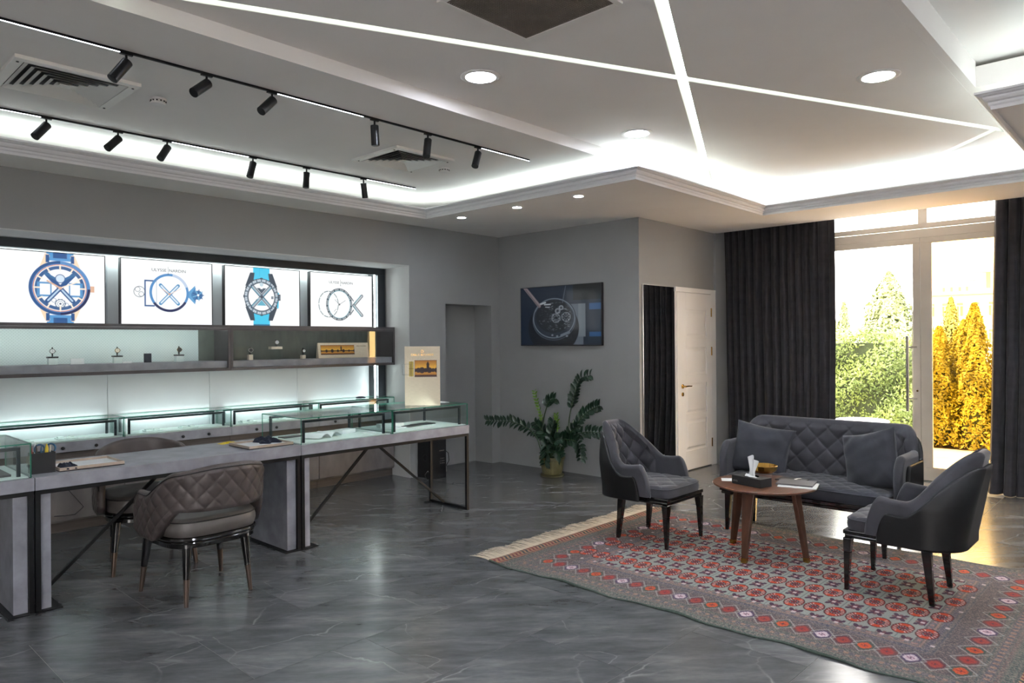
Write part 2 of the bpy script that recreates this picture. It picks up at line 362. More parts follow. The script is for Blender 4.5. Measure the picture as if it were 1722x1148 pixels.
# ------------------------------------------------------------------ the room
ZS = 2.722; ZL = 2.92; ZG = 3.0; ZR = 3.25
fb = MB().box(-2.8, 8.32, -2.8, 6.8, -.08, -.0015)
floor = struct(fb, 'floor', 'grout')
TX, TY = 1.146, .573
tile_me = MB().box(-TX / 2 + .0014, TX / 2 - .0014, -TY / 2 + .0014, TY / 2 - .0014, -.0014, 0).build('tile', 'floor')
tile_me.modifiers.clear(); first = True
for j in range(-6, 12):
    for i in range(-3, 9):
        cx = .35 + i * TX + (j % 2) * TX * .5; cy = 1.24 + TY * (j + .5)
        if cx < -2.9 or cx > 8.9 or cy < -2.6 or cy > 6.5: continue
        if cx > 8.32: continue
        if first: o = tile_me; first = False
        else: o = tile_me.copy(); COL.objects.link(o)
        o.parent = floor; o.location = (cx, cy, 0)

# walls
NX1 = 4.87                                              # right edge of the big display niche
wl = MB()
wl.box(-2.8, -.6, 6.1, 6.9, 0, 3.3); wl.box(-.6, NX1, 6.1, 6.9, 2.285, 3.3); wl.box(NX1, 5.385, 6.1, 6.9, 0, 3.3)
wl.box(5.385, 6.115, 6.1, 6.9, 1.89, 3.3); wl.box(5.385, 6.115, 6.392, 6.9, 0, 1.89); wl.box(6.115, 6.5, 6.1, 6.9, 0, 3.3)
wall_left = struct(wl, 'wall_left', 'wall')
wb = MB().box(-.6, NX1, 6.74, 6.9, 0, 2.285)
struct(wb, 'wall_niche', 'wallw')
nl = MB().box(NX1 - .006, NX1 - .0005, 6.102, 6.5, .0, 2.283).box(-.6, NX1 - .0005, 6.102, 6.5, 2.277, 2.2845)
struct(nl, 'trim_1', 'wallw')
struct(MB().box(6.25, 6.6, 4.3, 6.1, 0, 3.3).box(6.25, 8.25, 4.095, 4.3, 0, 3.3), 'wall_back', 'wall')
struct(MB().box(7.835, 8.2, 4.065, 4.095, 0, 2.94), 'trim_2', 'wall')
rw = MB().box(8.2, 8.32, 3.98, 4.09, 0, 3.3).box(8.2, 8.32, -2.8, -.6, 0, 3.3).box(8.2, 8.32, -.6, 3.98, 2.95, 3.3).box(8.2, 8.32, 3.24, 3.98, 0, 2.95)  # last stretch, hidden by the curtain, added to stop sky light leaking in
struct(rw, 'wall_right', 'wall')
struct(MB().box(-2.8, 8.32, -2.9, -2.8, 0, 3.4).box(-2.9, -2.8, -2.9, -2.2, 0, 3.4).box(-2.9, -2.8, -.4, 6.9, 0, 3.4).box(-2.9, -2.8, -2.2, -.4, 0, .5).box(-2.9, -2.8, -2.2, -.4, 2.5, 3.4), 'wall_front', 'wallw')
struct(MB().box(-2.87, -2.82, -2.2, -2.14, .5, 2.5).box(-2.87, -2.82, -.46, -.4, .5, 2.5).box(-2.87, -2.82, -1.33, -1.27, .5, 2.5).box(-2.87, -2.82, -2.14, -1.33, .5, .56).box(-2.87, -2.82, -1.27, -.46, .5, .56).box(-2.87, -2.82, -2.14, -1.33, 2.44, 2.5).box(-2.87, -2.82, -1.27, -.46, 2.44, 2.5), 'added_window_2', 'pvc')  # unseen rear window, added to let in fill light
# low soffit with the tray opening
OP = [(-2.8, 5.64), (4.73, 5.64), (4.73, 3.13), (7.02, 3.13), (7.02, .775), (4.70, .775), (4.70, -2.8)]
sf = MB()
sf.box(-2.8, 4.73, 5.64, 6.1, ZS, 2.78).box(4.73, 6.25, 3.13, 6.1, ZS, 2.78).box(6.25, 7.02, 3.13, 4.095, ZS, 2.78)
sf.box(7.02, 7.87, -2.8, 4.095, ZS, 2.78).box(4.70, 7.02, -2.8, .775, ZS, 2.78)
sf.box(7.84, 7.87, -2.8, 4.095, 2.78, 2.95)
ceiling = struct(sf, 'ceiling', 'ceil')
# upper levels
up_ = MB()
up_.box(-2.8, 5.2, 3.4, 6.1, ZL, 3.14)                   # track section
up_.box(5.2, 7.68, 3.4, 3.46, 2.78, 3.3); up_.box(5.2, 5.26, 3.46, 6.1, 2.78, 3.14)
up_.box(7.62, 7.68, .4, 3.4, 2.78, 3.3)
up_.box(-2.8, 5.2, -2.8, .95, ZR, 3.34); up_.box(-2.8, 5.2, .95, 1.0, ZG, 3.25)
up_.box(5.2, 5.26, -2.8, .5, 2.78, 3.34); up_.box(5.2, 7.62, .44, .5, 2.78, 3.2)
up_.box(-2.8, 7.68, .5, 3.46, 3.16, 3.3)
up_.box(-2.8, 8.32, -2.9, 6.9, 3.36, 3.46); up_.box(7.87, 8.25, -2.8, 4.095, 2.95, 3.0)
P(up_, 'upper_ceiling', 'ceil', ceiling)
def clip(poly, p, q, keep_left, inset):
    (x0, y0), (x1, y1) = p, q; L = math.hypot(x1 - x0, y1 - y0); nx, ny = -(y1 - y0) / L, (x1 - x0) / L
    if not keep_left: nx, ny = -nx, -ny
    f = lambda a: (a[0] - x0) * nx + (a[1] - y0) * ny - inset
    out = []
    for i in range(len(poly)):
        a, b = poly[i], poly[(i + 1) % len(poly)]; fa, fb_ = f(a), f(b)
        if fa >= 0: out.append(a)
        if (fa >= 0) != (fb_ >= 0):
            t = fa / (fa - fb_); out.append((a[0] + (b[0] - a[0]) * t, a[1] + (b[1] - a[1]) * t))
    return out
A1, J, MM = (1.2, 3.325), (3.773, 2.172), (6.334, 1.031); B1, KK = (1.9, 1.30), (6.30, 3.335); LL = (7.635, 2.177)
rect = [(-2.8, 1.0), (7.62, 1.0), (7.62, 3.4), (-2.8, 3.4)]; hw = .029
Lw = (A1, MM); Lk = (B1, KK)
N_ = clip(clip(rect, *Lw, True, hw), *Lk, True, hw)
W_ = clip(clip(rect, *Lw, False, hw), *Lk, True, hw)
S_ = clip(clip(rect, *Lw, False, hw), *Lk, False, hw)
E_ = clip(clip(rect, *Lw, True, hw), *Lk, False, hw)
D_ = clip(clip(E_, KK, LL, False, hw), LL, MM, False, hw)
NE_ = clip(clip(E_, KK, LL, True, hw), (LL[0] - .3, LL[1]), (LL[0] + .3, LL[1]), True, hw * .6)
SE_ = clip(clip(E_, LL, MM, True, hw), (LL[0] - .3, LL[1]), (LL[0] + .3, LL[1]), False, hw * .6)
NE_ = clip(E_, KK, LL, True, hw); SE_ = clip(E_, LL, MM, True, hw)
for pl in (N_, W_, S_, D_, NE_, SE_):
    if len(pl) > 2: P(MB().prism(pl, ZG, 3.13), 'ceiling_panel', 'ceil', ceiling, bevel=.003)
P(MB().box(5.2, 7.62, .5, 1.0, ZG, 3.13), 'ceiling_panel', 'ceil', ceiling)
g = MB()
for a, b in ((A1, (MM[0], MM[1])), (B1, KK), (KK, LL), (LL, MM)):
    a = Vector((*a, 3.145)); b = Vector((*b, 3.145)); g.bar(a, b, .02, .008)
P(g, 'groove_light_strip', 'ledg', ceiling)
c = MB()
def strip(x0, y0, x1, y1): c.bar((x0, y0, 2.786), (x1, y1, 2.786), .016, .008)
o1 = .07
strip(-2.6, 5.64 + o1, 4.73 + o1, 5.64 + o1); strip(4.73 + o1, 5.6, 4.73 + o1, 3.13 + o1); strip(4.86, 3.13 + o1, 7.0, 3.13 + o1)
strip(7.02 + o1, 3.15, 7.02 + o1, .8); strip(6.98, .775 - o1, 4.9, .775 - o1); strip(4.7 + o1, .62, 4.7 + o1, -2.6)
P(c, 'cove_light_strip', 'led', ceiling)
# crown moulding, mitred sweep round the tray opening
PR = [(0, 0), (-.004, -.012), (.012, -.014), (.014, .004), (.022, .012), (.024, .024), (.036, .030), (.044, .042), (.046, .052), (.060, .056), (.070, .064), (.078, .066), (.078, .078), (.0, .078)]
for i in range(len(OP) - 1):
    (x0, y0), (x1, y1) = OP[i], OP[i + 1]; d = Vector((x1 - x0, y1 - y0)).normalized(); n = Vector((d.y, -d.x))
    def mit(k):
        if k == 0 or k == len(OP) - 1: return n
        a = Vector(OP[k]) - Vector(OP[k - 1]); b = Vector(OP[k + 1]) - Vector(OP[k]); a.normalize(); b.normalize()
        na = Vector((a.y, -a.x)); nb = Vector((b.y, -b.x)); return na + nb
    m0, m1 = mit(i), mit(i + 1); vs = []
    for (u, z) in PR: vs.append((x0 + m0.x * u, y0 + m0.y * u, ZS + z))
    for (u, z) in PR: vs.append((x1 + m1.x * u, y1 + m1.y * u, ZS + z))
    n_ = len(PR); fs = [(k, (k + 1) % n_, n_ + (k + 1) % n_, n_ + k) for k in range(n_)] + [tuple(range(n_)), tuple(range(2 * n_ - 1, n_ - 1, -1))]
    struct(MB().add(vs, fs), 'trim_%d' % (3 + i), 'crown')

# ------------------------------------------------------------------ ceiling fittings
def downlight(x, y, z, r, label, group):
    t = thing('downlight', label, 'ceiling light', (x, y, z), 0, group)
    P(MB().lathe([(r * .86, 0), (r * .9, -.006), (r * 1.12, -.007), (r * 1.2, -.002), (r * 1.2, 0)], n=32), 'trim_ring', 'white', t, smooth=True)
    P(MB().lathe([(0, -.004), (r * .88, -.004)], n=32), 'diffuser', 'down', t)
for x, y, l in ((2.934, 3.001, 'large round downlight nearest the square mesh grille'), (4.544, 2.987, 'large round downlight above the crown moulding corner, right of the black spot tracks'),
                (4.566, 1.323, 'large round downlight nearest the right soffit corner in front of the wide bright cove'), (7.25, 1.262, 'large round downlight above the amber door pane'),
                (7.28, 3.0, 'large round downlight in the small triangle above the left curtain')):
    downlight(x, y, ZG, .098, l, 'large round downlights in the faceted ceiling')
for y, l in ((5.369, 'small round downlight on the soffit nearest the display wall'), (4.60, 'small round downlight on the soffit, middle of the row of three'), (3.868, 'small round downlight on the soffit, farthest from the display wall')):
    downlight(4.965, y, ZS, .046, l, 'small downlights on the low soffit')
for i, (x, y, z) in enumerate(((1.2, 1.4, ZG), (-.6, 2.9, ZG), (-.6, 1.4, ZG), (3.2, -.2, ZR), (1.0, -.4, ZR), (3.2, -1.8, ZR), (1.0, -1.8, ZR), (5.8, -.2, ZS), (5.8, -1.8, ZS))):  # extra unseen downlights, added to brighten the room
    downlight(x, y, z, .098, 'added large round downlight on the ceiling %s' % ('above the desk side, just out of frame', 'above the left desk, out of frame', 'left of the camera, out of frame', 'over the camera on the right, out of frame', 'over the camera, out of frame', 'behind the camera on the right', 'behind the camera', 'on the right soffit, out of frame', 'on the right soffit behind the camera')[i], 'added fill downlights out of view')
def vent(x0, x1, y0, y1, label):
    cx, cy = (x0 + x1) / 2, (y0 + y1) / 2; a = (x1 - x0) / 2; t = thing('ceiling_vent', label, 'air vent', (cx, cy, ZL), 0, 'square ceiling air vents')
    def ringm(a0, z0, a1, z1, th=.003):
        m = MB(); q = lambda r, z: [(-r, -r, z), (r, -r, z), (r, r, z), (-r, r, z)]
        return m.add(q(a0, z0) + q(a1, z1) + q(a1, z1 + th) + q(a0, z0 + th), [(i, (i + 1) % 4, 4 + (i + 1) % 4, 4 + i) for i in range(4)] + [(8 + i, 8 + (i + 1) % 4, 12 + (i + 1) % 4, 12 + i) for i in range(4)])
    P(MB().box(-a, a, -a, -a + .05, -.02, 0).box(-a, a, a - .05, a, -.02, 0).box(-a, -a + .05, -a + .05, a - .05, -.02, 0).box(a - .05, a, -a + .05, a - .05, -.02, 0), 'frame', 'vent', t, bevel=.002)
    P(MB().box(-a + .05, a - .05, -a + .05, a - .05, -.0018, -.0008), 'backing', 'dark', t)
    k = a - .052
    for i in range(6):
        r = k * (1 - i / 6.4); P(ringm(r - .002, -.020, r - .030, -.005, .0015), 'louvre', 'vent', t)
    P(MB().box(-.03, .03, -.03, .03, -.02, -.016), 'centre_plate', 'vent', t)
    for sx in (-1, 1):
        for sy in (-1, 1): P(MB().lathe([(.007, 0), (.007, -.003), (0, -.004)], (sx * (a - .025), sy * (a - .06), -.02), 10), 'screw', 'dark', t)
vent(.92, 1.52, 4.28, 4.88, 'square white ceiling vent nearest the left picture edge'); vent(3.3, 3.88, 4.27, 4.85, 'square white ceiling vent behind the second right spotlight of the front track')
def smoke(x, y, label):
    t = thing('smoke_detector', label, 'smoke detector', (x, y, ZL), 0, 'smoke detectors on the track ceiling')
    P(MB().lathe([(.046, 0), (.046, -.012), (.040, -.014), (.040, -.022), (.044, -.026), (.040, -.034), (.02, -.040), (0, -.041)], n=28), 'housing', 'white', t, smooth=True)
    s = MB()
    for k in range(12):
        a = k * pi / 6; s.box(.0405 * cos(a) - .004, .0405 * cos(a) + .004, .0405 * sin(a) - .004, .0405 * sin(a) + .004, -.0215, -.0145)
    P(s, 'sensor_slots', 'dark', t)
smoke(1.683, 4.475, 'white round smoke detector between the left vent and the front track'); smoke(4.025, 4.563, 'white round smoke detector beside the farther vent')
# return-air grille with mesh
t = thing('return_air_grille', 'large square ceiling grille with fine grey-brown mesh, cut by the top picture edge', 'air vent', (2.44, 2.17, ZG))
a = .30
P(MB().box(-a, a, -a, -a + .03, -.012, 0).box(-a, a, a - .03, a, -.012, 0).box(-a, -a + .03, -a + .03, a - .03, -.012, 0).box(a - .03, a, -a + .03, a - .03, -.012, 0), 'frame', 'vent', t, bevel=.002)
P(MB().box(-a + .03, a - .03, -a + .03, a - .03, -.002, -.001), 'backing', 'dark', t)
gm = MB(); n = 46; st = (2 * a - .06) / n
for i in range(n + 1):
    q = -a + .03 + i * st; gm.box(q - .0022, q + .0022, -a + .03, a - .03, -.0095, -.006); gm.box(-a + .03, a - .03, q - .0022, q + .0022, -.0092, -.0063)
tag(P(gm, 'mesh_screen', 'grille', t), kind='stuff')

# tracks
def spotlight(x, y, tilt, az, label):
    t = thing('track_spotlight', label, 'spotlight', (x, y, ZL - .012), 0, 'black cylinder spotlights on the ceiling tracks')
    P(MB().box(-.03, .03, -.009, .009, -.008, 0).lathe([(.006, -.05), (.006, -.008)], n=10), 'mount', 'black', t)
    d = Vector((sin(tilt) * cos(az), sin(tilt) * sin(az), -cos(tilt))); c0 = Vector((0, 0, -.05)) - d * .012
    m = MB().tube([c0, c0 + d * .13], .0265, 28)
    P(m, 'lamp_body', 'spot', t, smooth=True, bevel=.002)
    e = c0 + d * .1305
    P(MB().tube([e, e + d * .0006], .021, 20), 'lens', 'dark', t)
def track(y, x0, x1, segs, label):
    t = thing('light_track', label, 'light track', (x0, y, ZL), 0, 'ceiling light tracks')
    m = MB().box(0, x1 - x0, -.006, .006, -.012, 0); P(m, 'rail', 'black', t)
    for a, b in segs: P(MB().box(a - x0, b - x0, -.0045, .0045, -.0128, -.004), 'led_diffuser', 'ledtrack', t)
track(3.86, -.6, 4.315, [(-.6, 1.287), (2.107, 2.717), (3.757, 4.315)], 'black ceiling track nearer the grooved ceiling with three glowing white segments')
track(5.32, -.6, 4.33, [(-.6, 1.30), (2.08, 2.672), (3.732, 4.33)], 'black ceiling track nearer the display wall with three glowing white segments')
T1 = [(1.30, 35, 185), (1.704, 50, 200), (2.085, 45, 195), (2.805, 3, 0), (3.256, 16, 210), (3.741, 27, 200)]
T2 = [(1.312, 40, 200), (1.736, 45, 200), (2.06, 38, 210), (2.708, 22, 210), (3.177, 5, 200), (3.742, 16, 30)]
orde = ['nearest the left picture edge', 'second from the left', 'third from the left', 'fourth from the left', 'fifth from the left', 'farthest to the right']
for (x, ti, az), l in zip(T1, orde): spotlight(x, 3.86, radians(ti), radians(az), 'black cylinder spotlight on the upper track in the photo, ' + l)
for (x, ti, az), l in zip(T2, orde): spotlight(x, 5.32, radians(ti), radians(az), 'black cylinder spotlight on the lower track in the photo, ' + l)

# ------------------------------------------------------------------ display wall: frame, screens, shelf, cabinets
t = thing('wall_surround', 'dark grey surround framing the lit screens in the wall niche', 'frame', (0, 6.52, 0), world=True)
P(MB().box(-.6, NX1 - .007, 6.52, 6.6, 2.205, 2.276).box(4.765, NX1 - .007, 6.52, 6.6, .864, 1.212).box(4.765, NX1 - .007, 6.52, 6.6, 1.6265, 2.205), 'frame_rail', 'frame', t, bevel=.002)
P(MB().box(4.738, 4.75, 6.545, 6.56, .864, 1.212).box(4.738, 4.75, 6.545, 6.56, 1.6265, 2.2), 'led_strip', 'ledcase', t)
P(MB().box(-.5, 4.75, 6.60, 6.625, 2.212, 2.216), 'led_strip', 'led', t)
for xa, xb in ((-.6, .3), (.3, 1.18), (1.18, 2.076), (2.076, 2.945), (2.945, 3.852), (3.852, 4.74)):
    P(MB().box(xa + .0015, xb - .0015, 6.66, 6.72, .70, 2.25), 'back_panel', 'panelw', t, bevel=.0015)
P(MB().box(4.742, 4.764, 6.562, 6.72, .864, 1.212).box(4.742, 4.764, 6.562, 6.72, 1.6265, 2.25), 'side_panel', 'frame', t)
def screen(x0, x1, art, label, caption=None):
    z0, z1 = 1.625, 2.193; w = x1 - x0; h = z1 - z0; cx = (x0 + x1) / 2; cz = (z0 + z1) / 2
    t = thing('backlit_screen', label, 'display screen', (cx, 6.55, z0), 0, 'backlit screens in the wall niche', world=True)
    m = MB().box(x0, x1, 6.556, 6.60, z0, z1); P(m, 'housing', 'dark', t)
    b = .006; P(MB().box(x0, x1, 6.548, 6.556, z1 - b, z1).box(x0, x1, 6.548, 6.556, z0, z0 + b).box(x0, x0 + b, 6.548, 6.556, z0 + b, z1 - b).box(x1 - b, x1, 6.548, 6.556, z0 + b, z1 - b), 'bezel', 'dark', t)
    cv = Canvas(w - 2 * b, h - 2 * b, .0028, (250, 253, 254)); art(cv)
    o = cv.mesh('picture', lambda X, Y: np.stack([cx + X, np.full(X.shape, 6.554), cz + Y], 1), 'screen', t); o.location = -WORLD[t.name]
    if caption:
        ccx, ccz = caption; mb = MB()
        for s_, dx in (('ULYSSE', -.078), ('NARDIN', .080)):
            v, f = text_mb(s_, .036); mb.add([(cx + ccx + dx + p[0] * 1.08, 6.5528, cz + ccz + p[1]) for p in v], f)
        mb.box(cx + ccx - .0012, cx + ccx + .0012, 6.5525, 6.5528, cz + ccz - .034, cz + ccz + .034)
        mb.box(cx + ccx - .007, cx + ccx + .007, 6.5525, 6.5528, cz + ccz - .030, cz + ccz - .027)
        P(mb, 'lettering', M['letter'], t)
M['letter'] = mat('letter_grey', (70, 80, 92), (60, 70, 80), 10, .6)
BL, DB, NB, GO, WH = (84, 150, 205), (40, 84, 140), (34, 40, 82), (222, 178, 150), (250, 252, 253)
def art1(c):
    x, y = .065, 0
    c.poly([(x - .115, .16), (x - .095, .29), (x - .10, .29), (x - .14, .16)], GO, .5)
    for s in (1, -1):
        c.rect(x - .095, x + .095, min(s * .215, s * .3), max(s * .215, s * .3), BL, .95); c.rect(x - .05, x + .05, min(s * .235, s * .3), max(s * .235, s * .3), DB, .6)
        c.line(x - .13, s * .15, x - .09, s * .25, .035, (246, 218, 186)); c.line(x + .13, s * .15, x + .09, s * .25, .035, (246, 218, 186))
        c.rect(x - .10, x - .075, min(s * .2, s * .26), max(s * .2, s * .26), DB); c.rect(x + .075, x + .10, min(s * .2, s * .26), max(s * .2, s * .26), DB)
    c.rect(x + .2, x + .245, -.025, .025, GO)
    c.disc(x, y, .215, (88, 140, 196)); c.ring(x, y, .205, .022, DB, 1, None, 90, 270); c.ring(x, y, .205, .022, NB, .8, None, 270, 360)
    c.disc(x, y, .187, WH); c.ring(x, y, .185, .007, (214, 140, 110)); c.ring(x, y, .163, .026, (58, 96, 146))
    c.rect(x - .16, x - .06, -.07, .045, (90, 150, 200), .9); c.rect(x - .14, x - .07, -.055, .03, WH)
    c.rect(x + .06, x + .16, -.07, .045, (90, 150, 200), .9); c.rect(x + .07, x + .14, -.055, .03, WH)
    for s in (1, -1): c.line(x, 0, x + s * .09, -.105, .034, DB); c.line(x, 0, x + s * .09, .105, .034, DB); c.line(x, 0, x + s * .085, -.1, .012, (190, 215, 235)); c.line(x + s * .03, .07, x + s * .1, .11, .02, (58, 110, 160))
    c.disc(x, .075, .033, (210, 226, 240)); c.ring(x, .075, .033, .006, DB); c.ring(x, -.125, .034, .006, (90, 112, 140)); c.ring(x, -.125, .02, .004, (120, 140, 160)); c.ring(x - .045, -.098, .016, .004, (110, 130, 156)); c.ring(x + .04, -.135, .018, .004, (110, 130, 156)); c.disc(x, -.125, .008, (70, 90, 120))
    for k in range(10): c.disc(x + .036 * cos(k * .628), -.125 + .036 * sin(k * .628), .005, (90, 112, 140))
    for k in range(12):
        a = k * pi / 6; c.line(x + .145 * sin(a), .145 * cos(a), x + .18 * sin(a), .18 * cos(a), .011, (255, 236, 214))
    c.line(x, 0, x - .09, .055, .012, GO); c.line(x, 0, x + .135, .06, .01, (250, 232, 214)); c.disc(x, 0, .012, GO)
def art2(c):
    c.rect(-.20, -.115, -.125, .105, DB); c.rect(-.188, -.1, -.112, .092, WH)
    c.ring(-.24, 0, .045, .005, (90, 100, 112), 1); c.ring(-.255, .02, .02, .004, (90, 100, 112)); c.ring(-.225, -.02, .02, .004, (90, 100, 112))
    c.poly([(.175, -.035), (.235, -.095), (.24, -.03), (.24, .01), (.235, .075), (.175, .015)], (96, 158, 204)); c.poly([(.20, -.02), (.24, -.08), (.24, .06), (.20, 0)], (56, 120, 176), .8)
    c.disc(.262, -.01, .042, (60, 116, 168))
    for k in range(9): c.line(.262, -.01, .262 + .05 * cos(k * .698), -.01 + .05 * sin(k * .698), .008, (120, 180, 214) if k % 2 else DB)
    c.disc(.262, -.01, .010, WH)
    c.ring(.01, 0, .158, .022, (80, 140, 196)); c.ring(.01, 0, .158, .022, NB, .85, None, 215, 330); c.ring(.01, 0, .158, .022, (190, 205, 228), .8, None, 20, 80)
    c.line(-.10, .11, -.10, -.10, .004, (130, 150, 175))
    for s in (1, -1):
        for s2 in (1, -1): c.line(.01, -.015, .01 + s * .075, -.015 + s2 * .08, .03, (70, 140, 190)); c.line(.01, -.015, .01 + s * .07, -.015 + s2 * .074, .013, (225, 236, 244))
    c.line(.01, -.012, -.05, .03, .006, GO); c.line(.01, -.012, .11, .04, .006, (240, 214, 196)); c.disc(.01, -.012, .01, GO)
def art3(c):
    x = -.02; CY = (66, 196, 232); DK = (52, 66, 80)
    c.rect(x - .085, x + .085, -.3, .3, CY); c.rect(x - .085, x + .085, -.3, -.265, (40, 110, 150)); c.line(x - .02, .3, x - .02, .2, .003, (48, 170, 208))
    for s in (1, -1):
        for s2 in (1, -1): c.poly([(x + s * .07, s2 * .23), (x + s * .115, s2 * .23), (x + s * .165, s2 * .1), (x + s * .09, s2 * .1)][::(1 if s * s2 < 0 else -1)], DK)
    c.line(x + .175, .04, x + .17, -.1, .02, CY, .7); c.rect(x + .16, x + .20, -.03, .03, DK); c.rect(x + .175, x + .195, -.018, .018, (110, 125, 140))
    for k in range(12): a = k * pi / 6; c.disc(x + .166 * cos(a), .166 * sin(a), .02, DK)
    c.disc(x, 0, .178, DK); c.ring(x, 0, .158, .024, (150, 168, 182)); c.disc(x, 0, .140, WH); c.ring(x, 0, .137, .008, (70, 84, 98))
    for k in range(60):
        a = k * pi / 30; c.line(x + .15 * sin(a), .15 * cos(a), x + .168 * sin(a), .168 * cos(a), .0055, (236, 240, 244) if k % 3 else DK)
    for s in (1, -1):
        for s2 in (1, -1): c.line(x, 0, x + s * .095, s2 * .1, .036, (60, 84, 104)); c.line(x, 0, x + s * .088, s2 * .095, .018, (168, 176, 184)); c.line(x + s * .008, 0, x + s * .1, s2 * .092, .004, (84, 190, 220))
    c.poly([(x - .05, .085), (x, .03), (x + .05, .085)], (60, 80, 96)); c.poly([(x - .05, -.085), (x + .05, -.085), (x, -.03)], (90, 170, 196)); c.rect(x - .012, x + .012, .075, .115, WH); c.disc(x, .12, .02, (190, 210, 220))
    c.line(x, 0, x - .06, -.03, .006, (190, 196, 200)); c.disc(x, 0, .014, DK); c.rect(x + .1, x + .125, -.018, .01, (120, 130, 140))
def art4(c):
    DK = (70, 92, 104)
    c.ring(-.165, -.045, .118, .006, DK, 1, .135); c.ring(-.165, -.045, .112, .004, (150, 180, 186), .8, .13)
    for k in range(12): a = k * pi / 6; c.disc(-.165 + .114 * cos(a), -.045 + .131 * sin(a), .006, WH)
    for s in (1, -1):
        c.line(.145, -.05, .25, -.05 + s * .105, .034, (84, 96, 106)); c.line(.145, -.05, .25, -.05 + s * .105, .016, (196, 202, 206)); c.line(.14, -.05, .235, -.05 + s * .115, .005, (70, 170, 186))
        c.line(.1, -.05 + s * .1, .14, -.05 + s * .05, .012, (84, 96, 106))
    c.ring(-.035, -.045, .148, .026, (70, 86, 98), 1, .158); c.ring(-.035, -.045, .135, .005, (60, 150, 170), 1, .145)
    for k in range(60):
        a = k * pi / 30; c.line(-.035 + .141 * sin(a), -.045 + .151 * cos(a), -.035 + .156 * sin(a), -.045 + .166 * cos(a), .005, (230, 236, 240) if k % 4 else DK)
    c.line(-.035, -.045, .04, .0, .005, (120, 130, 138)); c.line(-.035, -.045, -.09, .005, .006, (150, 158, 164)); c.line(-.1, -.12, -.075, -.095, .004, DK); c.disc(-.035, -.045, .011, (90, 100, 108))
screen(1.247, 2.032, art1, 'backlit screen with blue and gold skeleton watch, leftmost of the four')
screen(2.146, 2.931, art2, 'backlit screen with exploded blue watch parts under lettering, second from left', (.0, .195))
screen(3.043, 3.826, art3, 'backlit screen with dark diver watch on turquoise strap')
screen(3.94, 4.714, art4, 'backlit screen with overlapping bezel rings and an X, rightmost of the four', (-.02, .185))

# wall-hung glazed display shelf: two bays
def bay(x0, x1, label, right):
    t = thing('display_shelf', label, 'display case', (x0, 6.35, 1.213), 0, 'wall display shelf bays', world=True)
    e = .022; F = MB(); F.box(x0, x1, 6.35, 6.66, 1.60, 1.625); F.box(x0, x1, 6.35, 6.66, 1.213, 1.238); F.box(x0, x0 + e, 6.35, 6.66, 1.238, 1.6); F.box(x1 - e, x1, 6.35, 6.66, 1.238, 1.6)
    P(F, 'carcass', 'shelfframe', t, bevel=.0015)
    P(MB().box(x0 + e, x1 - e, 6.375, 6.65, 1.239, 1.300), 'shelf_slab', 'concrete', t, bevel=.002)
    if right:
        P(MB().box(x0 + e, x1 - e - .001, 6.646, 6.656, 1.300, 1.599), 'back_panel', 'panelg', t)
    else:
        P(MB().box(x0 + e, x1 - .17, 6.640, 6.650, 1.302, 1.599), 'back_panel', M['diam'], t); P(MB().box(x1 - .17, x1 - e, 6.64, 6.65, 1.302, 1.599), 'back_panel', 'panelg', t)
    gx = x0 + (x1 - x0) * .5 if right else 2.15
    for a, b in ((x0 + e, gx - .0015), (gx + .0015, x1 - e)): P(MB().box(a, b, 6.358, 6.362, 1.2385, 1.5995), 'glass_pane', 'glass', t)
    for k in range(2 if not right else 3):
        q = x0 + .25 + k * (x1 - x0 - .35) / 2 if right else x1 - .13 + k * .07
        P(MB().lathe([(.008, 0), (.008, -.004), (0, -.004)], (q, 6.5, 1.5995), 12), 'puck_light', 'ledtrack', t)
    P(MB().box(x0 + e, x1 - e, 6.3505, 6.356, 1.578, 1.5995), 'top_lip', 'shelfframe', t)
    P(MB().box(x0 + e, x1 - e, 6.364, 6.3665, 1.585, 1.597), 'led_strip', 'ledcase' if not right else 'ledtrack', t)
m = bpy.data.materials.new('patterned_pale_panel'); m.use_nodes = True; nt = NT(m); p = nt.n['Principled BSDF']
tc = nt.new('ShaderNodeTexCoord'); mp = nt.new('ShaderNodeMapping'); mp.inputs['Scale'].default_value = (38, 1, 38); mp.inputs['Rotation'].default_value = (0, radians(45), 0); nt.link(tc.outputs['Object'], mp.inputs[0])
ck = nt.new('ShaderNodeTexVoronoi'); ck.inputs['Scale'].default_value = 1.6; ck.inputs['Randomness'].default_value = 0; nt.link(mp.outputs[0], ck.inputs['Vector'])
nt.link(ramp(nt, ck.outputs['Distance'], [(.25, lin((150, 170, 172))), (.5, lin((204, 216, 216)))]), p.inputs['Base Color']); p.inputs['Roughness'].default_value = .6
M['diam'] = m
bay(-.4, 3.005, 'left bay of the wall display shelf, pale patterned back', False); bay(3.007, 4.863, 'right bay of the wall display shelf, dark green back, beside the niche edge', True)
